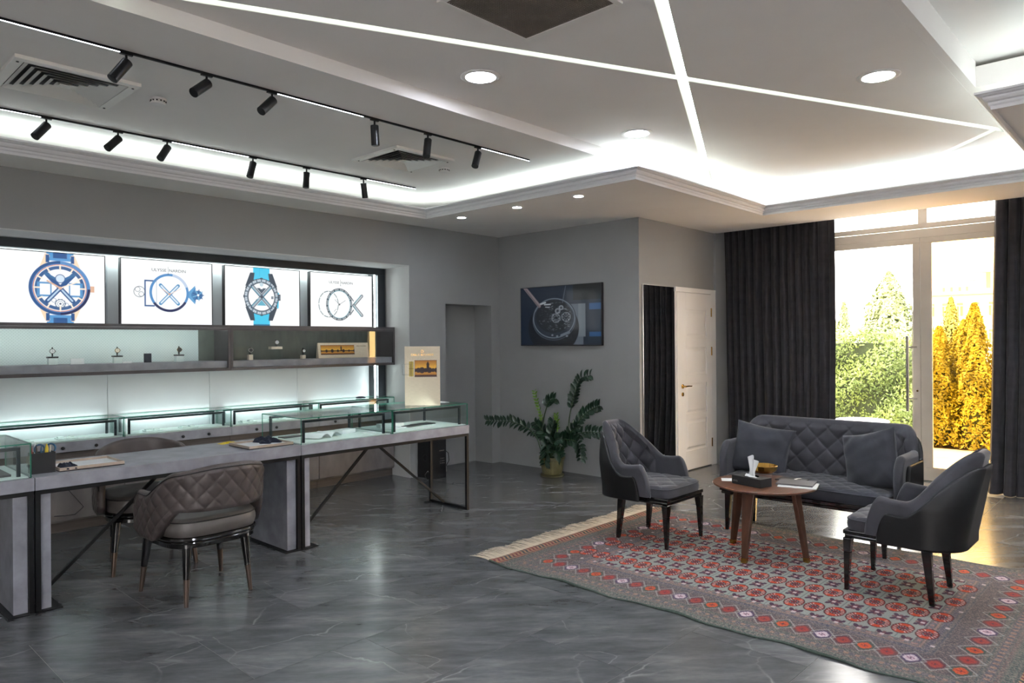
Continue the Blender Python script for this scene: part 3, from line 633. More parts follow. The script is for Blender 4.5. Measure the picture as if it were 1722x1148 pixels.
# watches on stands
def watch(x, y, z, dial, case, strap, label, r=.017):
    t = thing('wristwatch', label, 'watch', (x, y, z), radians(-12), 'wristwatches on the wall display shelf')
    def band(u, v):
        a = 2 * pi * u; s = Vector((0, .026 * sin(a), .036 + .034 * cos(a) * 1.0)); w = (v - .5) * .02
        return (w, s.y, s.z)
    P(MB().tube([(0, .022 * sin(a), .036 + .034 * cos(a)) for a in [2 * pi * k / 20 for k in range(21)]], .0045, 8), 'strap', strap, t, smooth=True)
    m = MB().lathe([(0, -.034), (r * .92, -.034), (r, -.031), (r, -.024), (r * .9, -.022)], (0, 0, .042), 24, axis='y'); P(m, 'watch_case', case, t, smooth=True)
    P(MB().lathe([(0, -.0348), (r * .8, -.0346), (r * .8, -.034)], (0, 0, .042), 24, axis='y'), 'dial', dial, t)
    P(MB().box(r, r + .004, -.031, -.026, .040, .044), 'crown', case, t)
    P(MB().box(-.0007, .0007, -.0356, -.0349, .042, .052).box(0, .008, -.0356, -.0349, .0413, .0427), 'hands', 'dark', t)
def block(x, y, z0, z1, w, d, m_, label, name='watch_stand', cat='stand', group='watch stands on the wall display shelf'):
    solo(MB().box(x - w / 2, x + w / 2, y - d / 2, y + d / 2, z0, z1), name, m_, label, cat, group, bevel=.0015)
YB = 6.50; Z0 = 1.3005
for x, l, dl, cs, sp in ((1.632, 'leftmost', 'paper', 'dark', 'dark'), (2.101, 'middle', 'creamstand', 'gold', 'dark'), (2.604, 'rightmost', 'dark', 'gold', 'dark')):
    block(x, YB, Z0, 1.352, .062, .05, 'felt', 'pale block stand, %s in the left shelf bay' % l)
    block(x, YB, 1.3525, 1.3645, .072, .055, 'dark', 'black plate on the %s pale block of the left shelf bay' % l)
    watch(x, YB, 1.365, dl, cs, sp, 'watch on a black plate, %s in the left bay of the wall shelf' % l, .02)
block(1.798, 6.47, Z0, 1.347, .095, .012, 'paper', 'white card standing between the first and second watch of the left shelf bay', 'price_card', 'card', 'cards on the wall display shelf')
block(2.15, 6.42, Z0, 1.316, .07, .01, 'paper', 'low white card lying before the middle watch of the left shelf bay', 'price_card', 'card', 'cards on the wall display shelf')
block(2.331, 6.47, Z0, 1.378, .06, .01, 'navy', 'small dark navy card standing in the left shelf bay', 'price_card', 'card', 'cards on the wall display shelf')
block(3.25, 6.47, Z0, 1.352, .042, .04, 'creamstand', 'cream block stand, leftmost in the dark shelf bay'); watch(3.25, 6.47, 1.3525, 'dark', 'steel', 'dark', 'black dial watch on a cream block, leftmost in the dark shelf bay', .021)
block(3.538, 6.52, Z0, 1.400, .085, .05, 'glasscase', 'clear block stand carrying a cream plate in the dark shelf bay'); block(3.538, 6.52, 1.4005, 1.425, .118, .06, 'creamstand', 'cream plate on the clear block in the dark shelf bay')
watch(3.545, 6.52, 1.4255, 'paper', 'steel', 'dark', 'white dial watch raised on the cream plate, highest in the dark shelf bay', .019)
block(3.809, 6.47, Z0, 1.338, .038, .04, 'creamstand', 'cream block stand beside the sunset picture'); watch(3.809, 6.47, 1.3385, 'paper', 'gold', 'dark', 'white dial watch on a cream block beside the sunset picture', .017)
def sunset(c, w, h, inner):
    x0, x1, y0, y1 = inner; n = 14
    for k in range(n):
        f = k / (n - 1); a = y0 + (y1 - y0) * f; b = y0 + (y1 - y0) * (f + 1 / n) + .003
        col = tuple(int(v) for v in np.array((250, 190, 70)) * (1 - abs(f - .5) * 1.1) + np.array((120, 50, 30)) * abs(f - .5) * 1.1); c.rect(x0, x1, a, min(b, y1), col)
    yh = y0 + (y1 - y0) * .4; hh = y1 - y0
    for k in range(7): c.disc(x0 + (x1 - x0) * (k / 6), yh, hh * (.12 + .08 * ((k * 37) % 5) / 5), (58, 38, 40), .9)
    c.rect(x0, x1, yh - hh * .06, yh + hh * .05, (48, 34, 38)); c.rect(x0, x1, y0, y0 + hh * .12, (70, 44, 42))
    tx = x0 + (x1 - x0) * .6; c.rect(tx - hh * .08, tx + hh * .08, yh, y0 + hh * .75, (50, 32, 34)); c.poly([(tx - hh * .1, y0 + hh * .74), (tx + hh * .1, y0 + hh * .74), (tx, y0 + hh * .95)], (44, 28, 32))
    for k in (0,):
        c.rect(-w / 2 - 1, x0, -h, h, (224, 210, 186)); c.rect(x1, w / 2 + 1, -h, h, (224, 210, 186)); c.rect(-w, w, y1, h, (224, 210, 186)); c.rect(-w, w, -h, y0, (224, 210, 186))
    c.rect(x0, x1, y1 - .003, y1, (90, 60, 40)); c.rect(x0, x1, y0, y0 + .003, (90, 60, 40)); c.rect(x0, x0 + .003, y0, y1, (90, 60, 40)); c.rect(x1 - .003, x1, y0, y1, (90, 60, 40))
t = thing('picture_plaque', 'low cream plaque with a wide sunset picture, in the dark shelf bay', 'picture', (4.315, 6.50, Z0), 0)
P(MB().add([(-.31, 0, 0), (.31, 0, 0), (.31, .05, 0), (-.31, .05, 0), (-.31, .02, .158), (.31, .02, .158), (.31, .03, .158), (-.31, .03, .158)], [(0, 3, 2, 1), (4, 5, 6, 7), (0, 1, 5, 4), (1, 2, 6, 5), (2, 3, 7, 6), (3, 0, 4, 7)]), 'board', 'cream', t)
cv = Canvas(.61, .15, .003, (224, 210, 186)); sunset(cv, .61, .15, (-.28, .13, -.045, .055))
cv.mesh('print', lambda X, Y: np.stack([X, (Y + .079) * .02 / .158 - .0012, Y + .079], 1), 'print', t)
mb = MB(); v, f = text_mb('CARL F. BUCHERER', .014); mb.add([(.22 + p[0], -.002 + (.122 + p[1]) * .02 / .158, .122 + p[1]) for p in v], f); P(mb, 'lettering', 'gold', t)

# low cabinets with glazed tops along the display wall
def case_frame(x0, x1, y0, y1, z0, z1, parent, led=True, back=True):
    """inner rail frames (front and back) and the glass box of a counter case"""
    g = .006; H_ = z1 - z0
    def pane(a): P(a, 'glass_pane', ['glasscase', 'glassedge'], parent)
    def glassbox(bx, thin):
        mb = MB(); mb.box(*bx); ax = 'xyz'.index(thin); keep = {'z': (0, 1), 'y': (2, 4), 'x': (3, 5)}[thin]
        mb.m = [0 if i in keep else 1 for i in range(6)]; return mb
    pane(glassbox((x0, x1, y0, y1, z1 - g, z1), 'z')); pane(glassbox((x0, x1, y0, y0 + g, z0, z1 - g), 'y'))
    pane(glassbox((x0, x0 + g, y0 + g, y1, z0, z1 - g), 'x')); pane(glassbox((x1 - g, x1, y0 + g, y1, z0, z1 - g), 'x'))
    b = .018; zt = z1 - .022
    for yy in ((y0 + .045, y1 - .05) if back else (y0 + .03,)):
        P(MB().box(x0 + .04, x1 - .04, yy, yy + b, zt - b, zt).box(x0 + .04, x0 + .04 + b, yy, yy + b, z0, zt - b).box(x1 - .04 - b, x1 - .04, yy, yy + b, z0, zt - b), 'light_rail', 'case', parent, bevel=.003)
        if led: P(MB().box(x0 + .06, x1 - .06, yy + b, yy + b + .004, zt - .012, zt - .004), 'led_strip', 'ledcase', parent)
CJ = [-.6, .30, 1.20, 2.105, 3.01, 3.915, 4.855]
names = ['', '', 'leftmost in view', 'second from the left', 'third from the left', 'rightmost by the niche edge']
lockx = {2: [1.66, 1.895], 3: [2.35, 2.575, 2.80], 4: [3.25, 3.45], 5: [4.1]}
for i in range(2, 6):
    x0, x1 = CJ[i] + .001, CJ[i + 1] - .001; lb = names[i]
    t = thing('low_cabinet', 'low stone-look wall cabinet with glass case on top, ' + lb, 'cabinet', ((x0 + x1) / 2, 6.35, 0), 0, 'low cabinets along the display wall', world=True)
    P(MB().box(x0, x1, 6.40, 6.655, 0, .08), 'plinth', 'plinth', t); P(MB().box(x0, x1, 6.375, 6.655, .08, .57), 'body', 'conc_dark', t)
    P(MB().box(x0 + .002, x1 - .002, 6.358, 6.375, .095, .565), 'door', 'conc_dark', t, bevel=.0015)
    P(MB().box(x0, x1, 6.385, 6.655, .57, .623), 'recess', 'plinth', t); P(MB().box(x0, x1, 6.35, 6.655, .623, .70), 'slab', 'concrete', t, bevel=.0015)
    for lx in lockx[i]:
        P(MB().lathe([(.013, 0), (.013, -.008), (.009, -.016), (0, -.017)], (lx, 6.35, .655), 14, axis='y'), 'lock', 'dark', t)
    t = thing('glass_display_case', 'lit glass case on the low cabinet, ' + lb, 'display case', ((x0 + x1) / 2, 6.35, .70), 0, 'glass cases on the low cabinets', world=True)
    case_frame(x0 + .002, x1 - .002, 6.352, 6.655, .7, .862, t, back=True)
    P(MB().box(x0 + .012, x1 - .012, 6.362, 6.64, .7005, .712), 'felt_pad', 'felt', t)
    for k, lx in enumerate((.22, .52)):
        xx = x0 + lx + .05 * (i % 2)
        solo(MB().box(xx - .07, xx + .07, 6.44, 6.54, .7125, .72).box(xx - .06, xx - .02, 6.47, 6.52, .72, .732).box(xx + .01, xx + .05, 6.47, 6.52, .72, .732), 'watch_tray', ['felt'],
             'pale tray with small boxes, %s in the glass case %s' % (('left', 'right')[k], lb), 'tray', 'trays inside the wall glass cases')
        block(xx + .10, 6.46, .7125, .7145, .09, .06, 'paper', 'white card by the %s tray in the glass case %s' % (('left', 'right')[k], lb), 'price_card', 'card', 'cards inside the wall glass cases')
solo(MB().lathe([(0, 0), (.05, .004), (.055, .012), (.03, .02), (0, .022)], (4.48, 6.45, .8625), 20), 'folded_glove', 'navy', 'dark folded cloth glove lying on the rightmost wall glass case', 'glove', smooth=True)
# charging cable on the cabinet door
solo(MB().tube([(1.62, 6.353, .49), (1.71, 6.35, .49), (1.73, 6.35, .45), (1.68, 6.35, .35), (1.76, 6.35, .24), (1.80, 6.35, .18), (1.74, 6.35, .13), (1.6, 6.352, .14)], .003, 6), 'power_cord', 'dark', 'thin black cord hanging down the left low cabinet', 'cable', smooth=True)

# ------------------------------------------------------------------ desks
def desk(x0, x1, label, openend=False):
    y0, y1 = 4.55, 5.15; t = thing('display_desk', label, 'desk', ((x0 + x1) / 2, y0, 0), 0, 'long stone-look desks with black frames', world=True)
    P(MB().box(x0, x1, y0, y1, .665, .735), 'desktop', 'concrete', t, bevel=.0015)
    b = .024
    P(MB().box(x0 + .002, x1 - .002, y0 + .006, y0 + .006 + b, .665 - b, .6645).box(x0 + .002, x1 - .002, y1 - .006 - b, y1 - .006, .665 - b, .6645).box(x0 + .002, x0 + .002 + b, y0 + .03, y1 - .03, .665 - b, .6645).box(x1 - .002 - b, x1 - .002, y0 + .03, y1 - .03, .665 - b, .6645), 'frame', 'black', t)
    for xx, end in ((x0 + .002, 0), (x1 - .002 - b, 1)):
        free = end and openend
        ya = y0 + .006; yb = y1 - .006 - b if not free else y0 + .49
        for yy in (ya, yb): P(MB().box(xx, xx + b, yy, yy + b, .008, .665 - b), 'leg', 'black', t)
        if not free:
            P(MB().box(xx - (.0 if end == 0 else .10), xx + b + (.10 if end == 0 else 0), y0 - .005, y1 - .02, 0, .008), 'foot_plate', 'black', t)
            px0, px1 = (xx + b + .001, xx + b + .053) if end == 0 else (xx - .068, xx - .001)
            P(MB().box(px0, px1, y0 + .03, y1 - .04, .0085, .64), 'pedestal', 'concrete', t, bevel=.001)
        else:
            P(MB().box(xx, xx + b, ya + b, yb, 0, .024).box(xx, xx + b, ya, ya + b, 0, .008).box(xx - .06, xx + b, yb - .01, yb + b, 0, .008), 'foot_rail', 'black', t)
    return t
t = desk(-.6, 1.054, 'stone-look desk cut by the left picture edge')
t = desk(1.058, 2.658, 'middle stone-look desk carrying the tray and pen box')
P(MB().bar((1.15, 4.85, .012), (1.83, 4.85, .635), .018, .018), 'brace', 'black', t)
t = desk(2.662, 4.28, 'right stone-look desk carrying two glass cases, open end leg', True)
P(MB().bar((2.79, 4.85, .012), (3.47, 4.85, .64), .018, .018), 'brace', 'black', t); P(MB().bar((3.50, 4.85, .64), (4.245, 4.85, .03), .018, .018), 'brace', 'black', t)
def desk_case(x0, x1, label):
    t = thing('glass_display_case', label, 'display case', ((x0 + x1) / 2, 4.56, .7355), 0, 'glass cases on the desks', world=True)
    case_frame(x0, x1, 4.565, 5.13, .7355, .924, t, led=True)
    P(MB().box(x0 + .012, x1 - .012, 4.58, 5.115, .736, .742), 'felt_pad', 'felt', t); return t
desk_case(.22, 1.045, 'glass case on the left desk beside the pen box'); desk_case(2.668, 3.468, 'glass case on the right desk, left one, open booklet inside'); desk_case(3.474, 4.276, 'glass case on the right desk carrying the tall cream board')
k = 0
for (x, y, w, d, m_, l) in ((2.95, 4.78, .2, .1, 'paper', ''), (3.2, 4.9, .16, .09, 'felt', ''), (3.34, 4.74, .1, .14, 'paper', '')):
    pass
t = thing('open_booklet', 'open white booklet inside the left glass case of the right desk', 'booklet', (2.97, 4.78, .7425), radians(20))
for s in (1, -1): P(MB().grid(9, 2, lambda u, v, s=s: (s * u * .13, (v - .5) * .17, .003 + .045 * sin(pi * min(1, u * .95)) * (1 - .5 * u))), 'page', 'paper', t, smooth='all')
for (x, y, w, d, h, m_, r, l) in ((3.24, 4.88, .14, .09, .03, 'paper', 10, 'pale box'), (3.36, 4.74, .10, .07, .006, 'paper', -15, 'white card'), (2.83, 4.98, .18, .09, .008, 'grey_tape', 5, 'grey folder')):
    o = MB().box(-w / 2, w / 2, -d / 2, d / 2, 0, h).build('flat_box', m_, bevel=.001); o.location = (x, y, .7425); o.rotation_euler[2] = radians(r); tag(o, l + ' lying in the left glass case of the right desk', 'box', 'papers in the desk cases')
for (x, y, w, d, h, m_, r, l) in ((3.66, 4.80, .2, .12, .006, 'paper', 20, 'white sheet nearest the left pane'), (3.72, 4.93, .22, .08, .03, 'paper', -8, 'pale box at the back'), (3.86, 4.82, .16, .09, .008, 'grey_tape', 12, 'grey folder in the middle'), (4.02, 4.86, .2, .11, .006, 'case', 4, 'dark card near the right pane'), (3.86, 4.66, .2, .05, .004, 'paper', 0, 'white strip at the front')):
    o = MB().box(-w / 2, w / 2, -d / 2, d / 2, 0, h).build('flat_box', m_, bevel=.001); o.location = (x, y, .7425); o.rotation_euler[2] = radians(r); tag(o, l + ' in the glass case under the tall board', 'box', 'papers in the desk cases')
for (x, y, w, d, h, m_, l) in ((.86, 4.80, .22, .3, .012, 'grey_tape', 'grey pad inside the glass case on the left desk'), (.93, 5.03, .04, .03, .05, 'creamstand', 'small cream stand inside the glass case on the left desk'), (.84, 5.02, .05, .04, .03, 'dark', 'small dark box inside the glass case on the left desk')):
    solo(MB().box(x - w / 2, x + w / 2, y - d / 2, y + d / 2, .7425, .7425 + h), 'display_pad', m_, l, 'display pad', bevel=.001)
# tall board on the right case
ax = Vector((.225, -.19, 0)).normalized(); t = thing('display_board', 'tall cream board with gold lettering and a sunset picture, on the right glass case', 'sign', (3.89, 4.705, .9245), math.atan2(ax.y, ax.x))
P(MB().box(-.148, .148, 0, .024, 0, .497), 'board', 'cream', t, bevel=.001)
cv = Canvas(.27, .17, .0025, (224, 210, 186)); sunset(cv, .27, .17, (-.065, .12, -.075, .065))
cv.rect(-.12, -.068, -.075, .065, (236, 224, 200)); cv.rect(-.112, -.074, -.07, .056, (190, 166, 80)); cv.line(-.093, -.07, -.093, .056, .004, (120, 90, 40)); cv.line(-.112, -.005, -.074, -.005, .004, (120, 90, 40))
cv.mesh('print', lambda X, Y: np.stack([X, np.full(X.shape, -.0008), Y + .315], 1), 'print', t)
mb = MB(); v, f = text_mb('CARL F. BUCHERER', .024); mb.add([(p[0] * .92, -.0015, .425 + p[1]) for p in v], f)
for k in range(24):
    a0, a1 = 2 * pi * k / 24, 2 * pi * (k + 1) / 24; mb.add([(r * cos(a), -.0015, .455 + r * sin(a) * 1.2) for r, a in ((.008, a0), (.011, a0), (.011, a1), (.008, a1))], [(0, 1, 2, 3)])
P(mb, 'lettering', 'gold', t)
# small open wire holder clipped to the board's left edge
P(MB().tube([(-.15, -.004, .26), (-.165, -.03, .26), (-.165, -.03, .35), (-.10, -.03, .35), (-.10, -.03, .26), (-.165, -.03, .26)], .0015, 6), 'wire_holder', 'dark', t)
solo(MB().prism([(4.05, 4.85), (4.23, 4.75), (4.25, 4.95), (4.1, 5.03)], .9245, .928), 'paper_sheet', 'paper', 'white sheet lying on the right glass case behind the tall board', 'paper')
# pen box and contents
t = thing('pen_box', 'black open box holding pens and scissors on the middle desk', 'box', (1.13, 4.72, .7355), 0)
P(MB().box(-.058, .058, -.04, -.036, 0, .115).box(-.058, .058, .036, .04, 0, .115).box(-.058, -.054, -.036, .036, 0, .115).box(.054, .058, -.036, .036, 0, .115).box(-.054, .054, -.036, .036, 0, .004), 'box_body', 'dark', t, bevel=.001)
for i, (dx, dy, tx, ty, h, m_, l) in enumerate(((-.045, -.01, -.01, .0, .165, 'red', 'red pen'), (-.035, .01, .008, .01, .17, 'paper', 'white pen'), (-.025, -.015, -.006, .0, .16, 'dark', 'black pen'), (-.012, .0, .012, 0, .155, 'blue', 'blue pen'), (.02, -.01, .002, .0, .16, 'yellow', 'yellow cutter'), (.035, .015, .012, 0, .15, 'steel', 'steel tweezers'))):
    solo(MB().tube([(1.13 + dx, 4.72 + dy, .741), (1.13 + dx + tx * .8, 4.72 + dy + ty * .8, .7355 + h * .85), (1.13 + dx + tx, 4.72 + dy + ty, .7355 + h)], [.005 if m_ != 'yellow' else .009, .005 if m_ != 'yellow' else .009, .002], 8), 'pen', m_, l + ' standing in the black pen box', 'pen', 'pens in the black pen box', smooth=True)
t = thing('scissors', 'scissors with blue handles standing in the black pen box', 'scissors', (1.15, 4.73, .741), 0)
P(MB().box(-.006, .006, -.001, .001, 0, .09), 'blade', 'steel', t)
for cx_ in (-.028, .026): P(MB().tube([(cx_ + .024 * cos(a), 0, .125 + .026 * sin(a)) for a in [2 * pi * k / 20 for k in range(21)]], .005, 8), 'handle', 'blue', t, smooth=True)
def tray(x, y, w, d, label):
    t = thing('serving_tray', label, 'tray', (x, y, .7355), 0, 'shallow leather trays on the desks')
    P(MB().box(-w / 2, w / 2, -d / 2, d / 2, 0, .005), 'base', 'dark', t)
    P(MB().box(-w / 2, w / 2, -d / 2, -d / 2 + .006, .005, .022).box(-w / 2, w / 2, d / 2 - .006, d / 2, .005, .022).box(-w / 2, -w / 2 + .006, -d / 2 + .006, d / 2 - .006, .005, .022).box(w / 2 - .006, w / 2, -d / 2 + .006, d / 2 - .006, .005, .022), 'rim', 'ply', t, bevel=.001)
    P(MB().box(-w / 2 + .007, w / 2 - .007, -d / 2 + .007, d / 2 - .007, .005, .009), 'lining', 'paper', t); return t
tray(1.37, 4.80, .34, .30, 'shallow tray with white lining beside the pen box'); tray(2.48, 4.78, .33, .30, 'shallow tray with white lining beside the glass case on the right desk')
def cloth(x, y, z, w, d, h, label, m_, name='glove', seed=1):
    r = random.Random(seed); ph = [r.random() * 6 for _ in range(6)]
    def fn(u, v):
        a, b = u * 2 - 1, v * 2 - 1; e = max(0, 1 - (a * a) ** 2) * max(0, 1 - (b * b) ** 2)
        wob = .75 + .25 * sin(9 * a + ph[0]) * cos(6 * b + ph[1]) + .18 * sin(16 * a + 5 * b + ph[2])
        return (x + a * w / 2 * (1 + .12 * sin(5 * b + ph[3])), y + b * d / 2 * (1 + .2 * sin(6 * a + ph[4])), z + .001 + h * e * wob)
    m = MB().grid(30, 20, fn); b = MB().grid(30, 20, lambda u, v: (fn(u, v)[0], fn(u, v)[1], z)); m.add(b.v, [f[::-1] for f in b.f])
    solo(m, name, m_, label, 'glove' if name == 'glove' else 'cloth', smooth=True)
cloth(1.255, 4.72, .745, .09, .13, .03, 'dark navy glove on the left end of the tray beside the pen box', 'navy', seed=3)
cloth(2.56, 4.86, .745, .15, .20, .035, 'dark navy glove on the tray beside the glass case', 'navy', seed=5)
cloth(2.37, 5.06, .7355, .12, .06, .012, 'yellow cloth lying at the far corner of the right desk tray', 'yellow', 'duster', 8)
# speaker under the right desk
t = thing('floor_speaker', 'black floor-standing speaker by the niche edge under the right desk', 'speaker', (5.06, 5.96, 0), 0)
P(MB().box(-.10, .10, -.11, .13, 0, .42), 'cabinet', 'dark', t, bevel=.004)
P(MB().lathe([(0, 0), (.03, 0), (.035, .004), (.035, .006)], (-.1065, 0, .22), 20, axis='x'), 'port_plate', 'spot', t)
s_ = MB()
for a_ in range(3):
    for b_ in range(3): s_.lathe([(.006, 0), (.006, -.004), (0, -.004)], (.02 + a_ * .022, -.11, .16 + b_ * .025), 10, axis='y')
P(s_, 'sockets', 'steel', t); P(MB().box(.0, .07, -.113, -.11, .29, .30), 'badge', 'steel', t)
solo(MB().tube([(4.96, 5.9, .06), (4.9, 5.85, .10), (4.84, 5.83, .07), (4.86, 5.82, .012), (4.93, 5.84, .006)], .004, 8), 'power_cord', 'dark', 'black cord looping from the floor speaker to the floor, left side', 'cable', smooth=True)
solo(MB().tube([(5.13, 5.845, .30), (5.18, 5.84, .26), (5.19, 5.84, .18), (5.15, 5.845, .12)], .004, 8), 'audio_cable', 'dark', 'black cable looping on the right side of the floor speaker', 'cable', smooth=True)

# ------------------------------------------------------------------ TV
t = thing('wall_television', 'flat television on the grey wall showing a watch movement', 'television', (6.22, 5.12, 1.41), world=True)
P(MB().box(6.222, 6.2495, 4.7, 5.55, 1.5, 2.0), 'wall_mount', 'dark', t); P(MB().box(6.205, 6.24, 4.535, 5.705, 1.408, 2.082), 'housing', 'dark', t, bevel=.003)
cv = Canvas(1.152, .655, .0035, (26, 40, 60)); X, Y = cv.X, cv.Y
cv.mix(np.clip((X - .1) * 1.2, 0, .5), (46, 58, 74)); cv.rect(.03, .34, -.45, .12, (104, 116, 130), .8); cv.rect(.2, .6, .16, .4, (22, 24, 28), .9); cv.rect(.27, .37, -.24, .12, (128, 140, 150), .7)  # haze on the right and pale upright reflections painted into the screen colours
cv.rect(.42, .6, .05, .12, (46, 96, 150), .8); cv.rect(.42, .6, -.24, -.19, (46, 96, 150), .8)
cv.disc(-.09, -.14, .37, (18, 24, 36), .95, .30); cv.rect(-.58, .3, -.4, -.33, (18, 24, 36), .6)
cv.disc(-.08, -.03, .32, (38, 50, 66), 1, .235); cv.ring(-.08, -.03, .30, .014, (124, 138, 152), .8, .22); cv.ring(-.08, -.055, .31, .008, (90, 104, 122), .8, .22); cv.disc(-.08, -.01, .265, (24, 32, 44), 1, .185)
rt_ = random.Random(4)
for k in range(150):
    ang = rt_.uniform(0, 6.28); rad_ = rt_.random() ** .6; x_, y_ = -.06 + .25 * rad_ * cos(ang), -.01 + .165 * rad_ * sin(ang); g_ = int(rt_.uniform(40, 150) * (1.0 if abs(x_) < .14 else .7)); l_ = rt_.uniform(.008, .035); a_ = rt_.uniform(-.9, .5)
    cv.line(x_, y_, x_ + l_ * cos(a_), y_ + l_ * .7 * sin(a_), rt_.uniform(.003, .010), (g_, g_ + 10, g_ + 20), .8)
for x_, y_, r_ in ((-.045, -.03, .06), (-.02, .05, .035), (.03, .085, .03), (.10, -.02, .06)):
    cv.ring(x_, y_, r_, .008, (165, 176, 188), .8, r_ * .8); cv.ring(x_, y_, r_ * .5, .006, (120, 132, 146), .7, r_ * .4)
    for k in range(8): a_ = k * .785; cv.disc(x_ + r_ * .75 * cos(a_), y_ + r_ * .6 * sin(a_), .005, (190, 198, 206), .8)
cv.rect(-.22, -.12, .12, .135, (190, 200, 206), .9); cv.line(-.3, .13, -.2, .15, .02, (190, 200, 206), .8); cv.line(-.2, .1, -.14, .095, .008, (200, 208, 214))
cv.line(-.52, .34, -.29, .115, .042, (150, 138, 142)); cv.line(-.5, .31, -.29, .1, .012, (110, 100, 108)); cv.line(.10, .34, .05, .14, .008, (110, 122, 138), .8)
for k in range(4): cv.disc(-.1 + k * .07, -.22 - .012 * (k % 2), .016, (140, 150, 162), .8, .01)
cv.line(.03, -.225, .14, -.19, .03, (120, 132, 146), .8)
o = cv.mesh('picture', lambda X, Y: np.stack([np.full(X.shape, 6.2038), 5.12 - X, 1.747 + Y], 1), 'tv', t); o.location = -WORLD[t.name]

# ------------------------------------------------------------------ white interior door and mirror
t = thing('door_1', None, None, (7.38, 4.095, 0), world=True, kind='structure')
yf = 4.095
P(MB().box(7.708, 7.832, 4.068, 4.0945, 0, 2.045).box(6.925, 7.708, 4.068, 4.0945, 1.992, 2.045).box(6.925, 6.948, 4.075, 4.0945, 0, 1.992), 'casing', 'white', t, bevel=.003)
pz = [(1.49, 1.80), (1.07, 1.377), (.635, .973), (.225, .57)]; lf = MB()
lf.box(6.95, 7.706, 4.080, 4.0945, .012, 1.988)
lf.box(6.95, 7.13, 4.066, 4.080, .012, 1.988).box(7.60, 7.706, 4.066, 4.080, .012, 1.988)
zs = [.012] + [v for a, b in reversed(pz) for v in (a, b)] + [1.988]
for k in range(0, len(zs), 2): lf.box(7.13, 7.60, 4.066, 4.080, zs[k], zs[k + 1])
P(lf, 'door_leaf', 'white', t, bevel=.003)
for a, b in pz:
    P(MB().add([(7.15, 4.0795, a + .02), (7.58, 4.0795, a + .02), (7.58, 4.0795, b - .02), (7.15, 4.0795, b - .02), (7.175, 4.068, a + .045), (7.555, 4.068, a + .045), (7.555, 4.068, b - .045), (7.175, 4.068, b - .045)],
                [(4, 5, 6, 7), (0, 1, 5, 4), (1, 2, 6, 5), (2, 3, 7, 6), (3, 0, 4, 7)]), 'raised_panel', 'white', t)
hd = MB().lathe([(.024, 0), (.024, -.008), (.010, -.012), (.010, -.045), (0, -.046)], (7.05, 4.066, .95), 20, axis='y'); hd.tube([(7.05, 4.022, .95), (7.10, 4.018, .952), (7.17, 4.02, .948), (7.185, 4.026, .952)], [.009, .008, .007, .005], 10)
P(hd, 'door_handle', 'gold', t, smooth=True); P(MB().lathe([(.022, 0), (.022, -.006), (.012, -.008), (0, -.008)], (7.05, 4.066, .862), 20, axis='y'), 'keyhole_plate', 'gold', t, smooth=True)
for z in (1.78, 1.33, .27): P(MB().tube([(7.709, 4.060, z - .05), (7.709, 4.060, z + .05)], .007, 10), 'hinge', 'gold', t)
t = thing('wall_mirror', 'tall narrow mirror beside the white door reflecting the dark curtain', 'mirror', (6.61, 4.095, .02), world=True)
P(MB().box(6.30, 6.918, 4.083, 4.0945, .02, 2.04), 'backing', 'steel', t); P(MB().box(6.304, 6.914, 4.080, 4.083, .024, 2.036), 'mirror_glass', 'mirror', t)

# ------------------------------------------------------------------ glazed entrance: door_2 and windows
t = thing('door_2', None, None, (8.25, 2.0, 0), world=True, kind='structure')
def leaf(y0, y1, gy0, gy1, gm, name):
    P(MB().box(8.235, 8.285, y0, y1, .012, .14).box(8.235, 8.285, y0, y1, 2.435, 2.49).box(8.235, 8.285, y0, gy0, .14, 2.435).box(8.235, 8.285, gy1, y1, .14, 2.435), name, 'pvc', t, bevel=.004)
    P(MB().box(8.255, 8.263, gy0 - .004, gy1 + .004, .136, 2.439), 'glass_pane', gm, t)
    b = .008; P(MB().box(8.231, 8.235, gy0, gy0 + b, .14, 2.435).box(8.231, 8.235, gy1 - b, gy1, .14, 2.435).box(8.231, 8.235, gy0 + b, gy1 - b, .14, .14 + b).box(8.231, 8.235, gy0 + b, gy1 - b, 2.435 - b, 2.435), 'glazing_bead', 'pvc', t)
leaf(2.006, 2.975, 2.075, 2.905, 'glass', 'door_leaf'); leaf(1.035, 2.002, 1.105, 1.905, 'glassamber', 'door_leaf')
P(MB().box(8.165, 8.19, 2.10, 2.125, .71, 1.485), 'pull_handle', 'steel', t, bevel=.004)
for z in (.84, 1.37): P(MB().tube([(8.18, 2.11, z), (8.235, 2.04, z)], .009, 10), 'handle_bracket', 'steel', t)
P(MB().lathe([(.010, 0), (.010, -.006), (0, -.006)], (8.235, 2.035, .92), 12, axis='x'), 'lock_cylinder', 'gold', t)
P(MB().box(8.232, 8.234, 2.2, 2.215, .0, .003).box(8.22, 8.29, 1.0, 3.0, 0, .010), 'threshold', 'steel', t)
t = thing('window_1', None, None, (8.25, 1.6, 0), world=True, kind='structure')
fr = MB().box(8.24, 8.30, 2.98, 3.04, 0, 2.95).box(8.24, 8.30, .97, 1.03, 0, 2.95).box(8.24, 8.30, -.6, .97, 0, .12).box(8.24, 8.30, 3.04, 3.238, 0, .12).box(8.24, 8.30, -.6, -.54, .12, 2.95)
fr.box(8.24, 8.30, -.54, .97, 2.49, 2.58).box(8.24, 8.30, 1.03, 2.98, 2.492, 2.58).box(8.24, 8.30, 3.04, 3.238, 2.49, 2.58)
P(fr, 'window_frame', 'pvc', t, bevel=.003)
P(MB().box(8.225, 8.30, -.54, 3.238, 2.588, 2.637), 'transom', 'pvc', t, bevel=.003); P(MB().box(8.225, 8.30, 1.935, 2.022, 2.637, 2.95), 'mullion', 'pvc', t, bevel=.004)
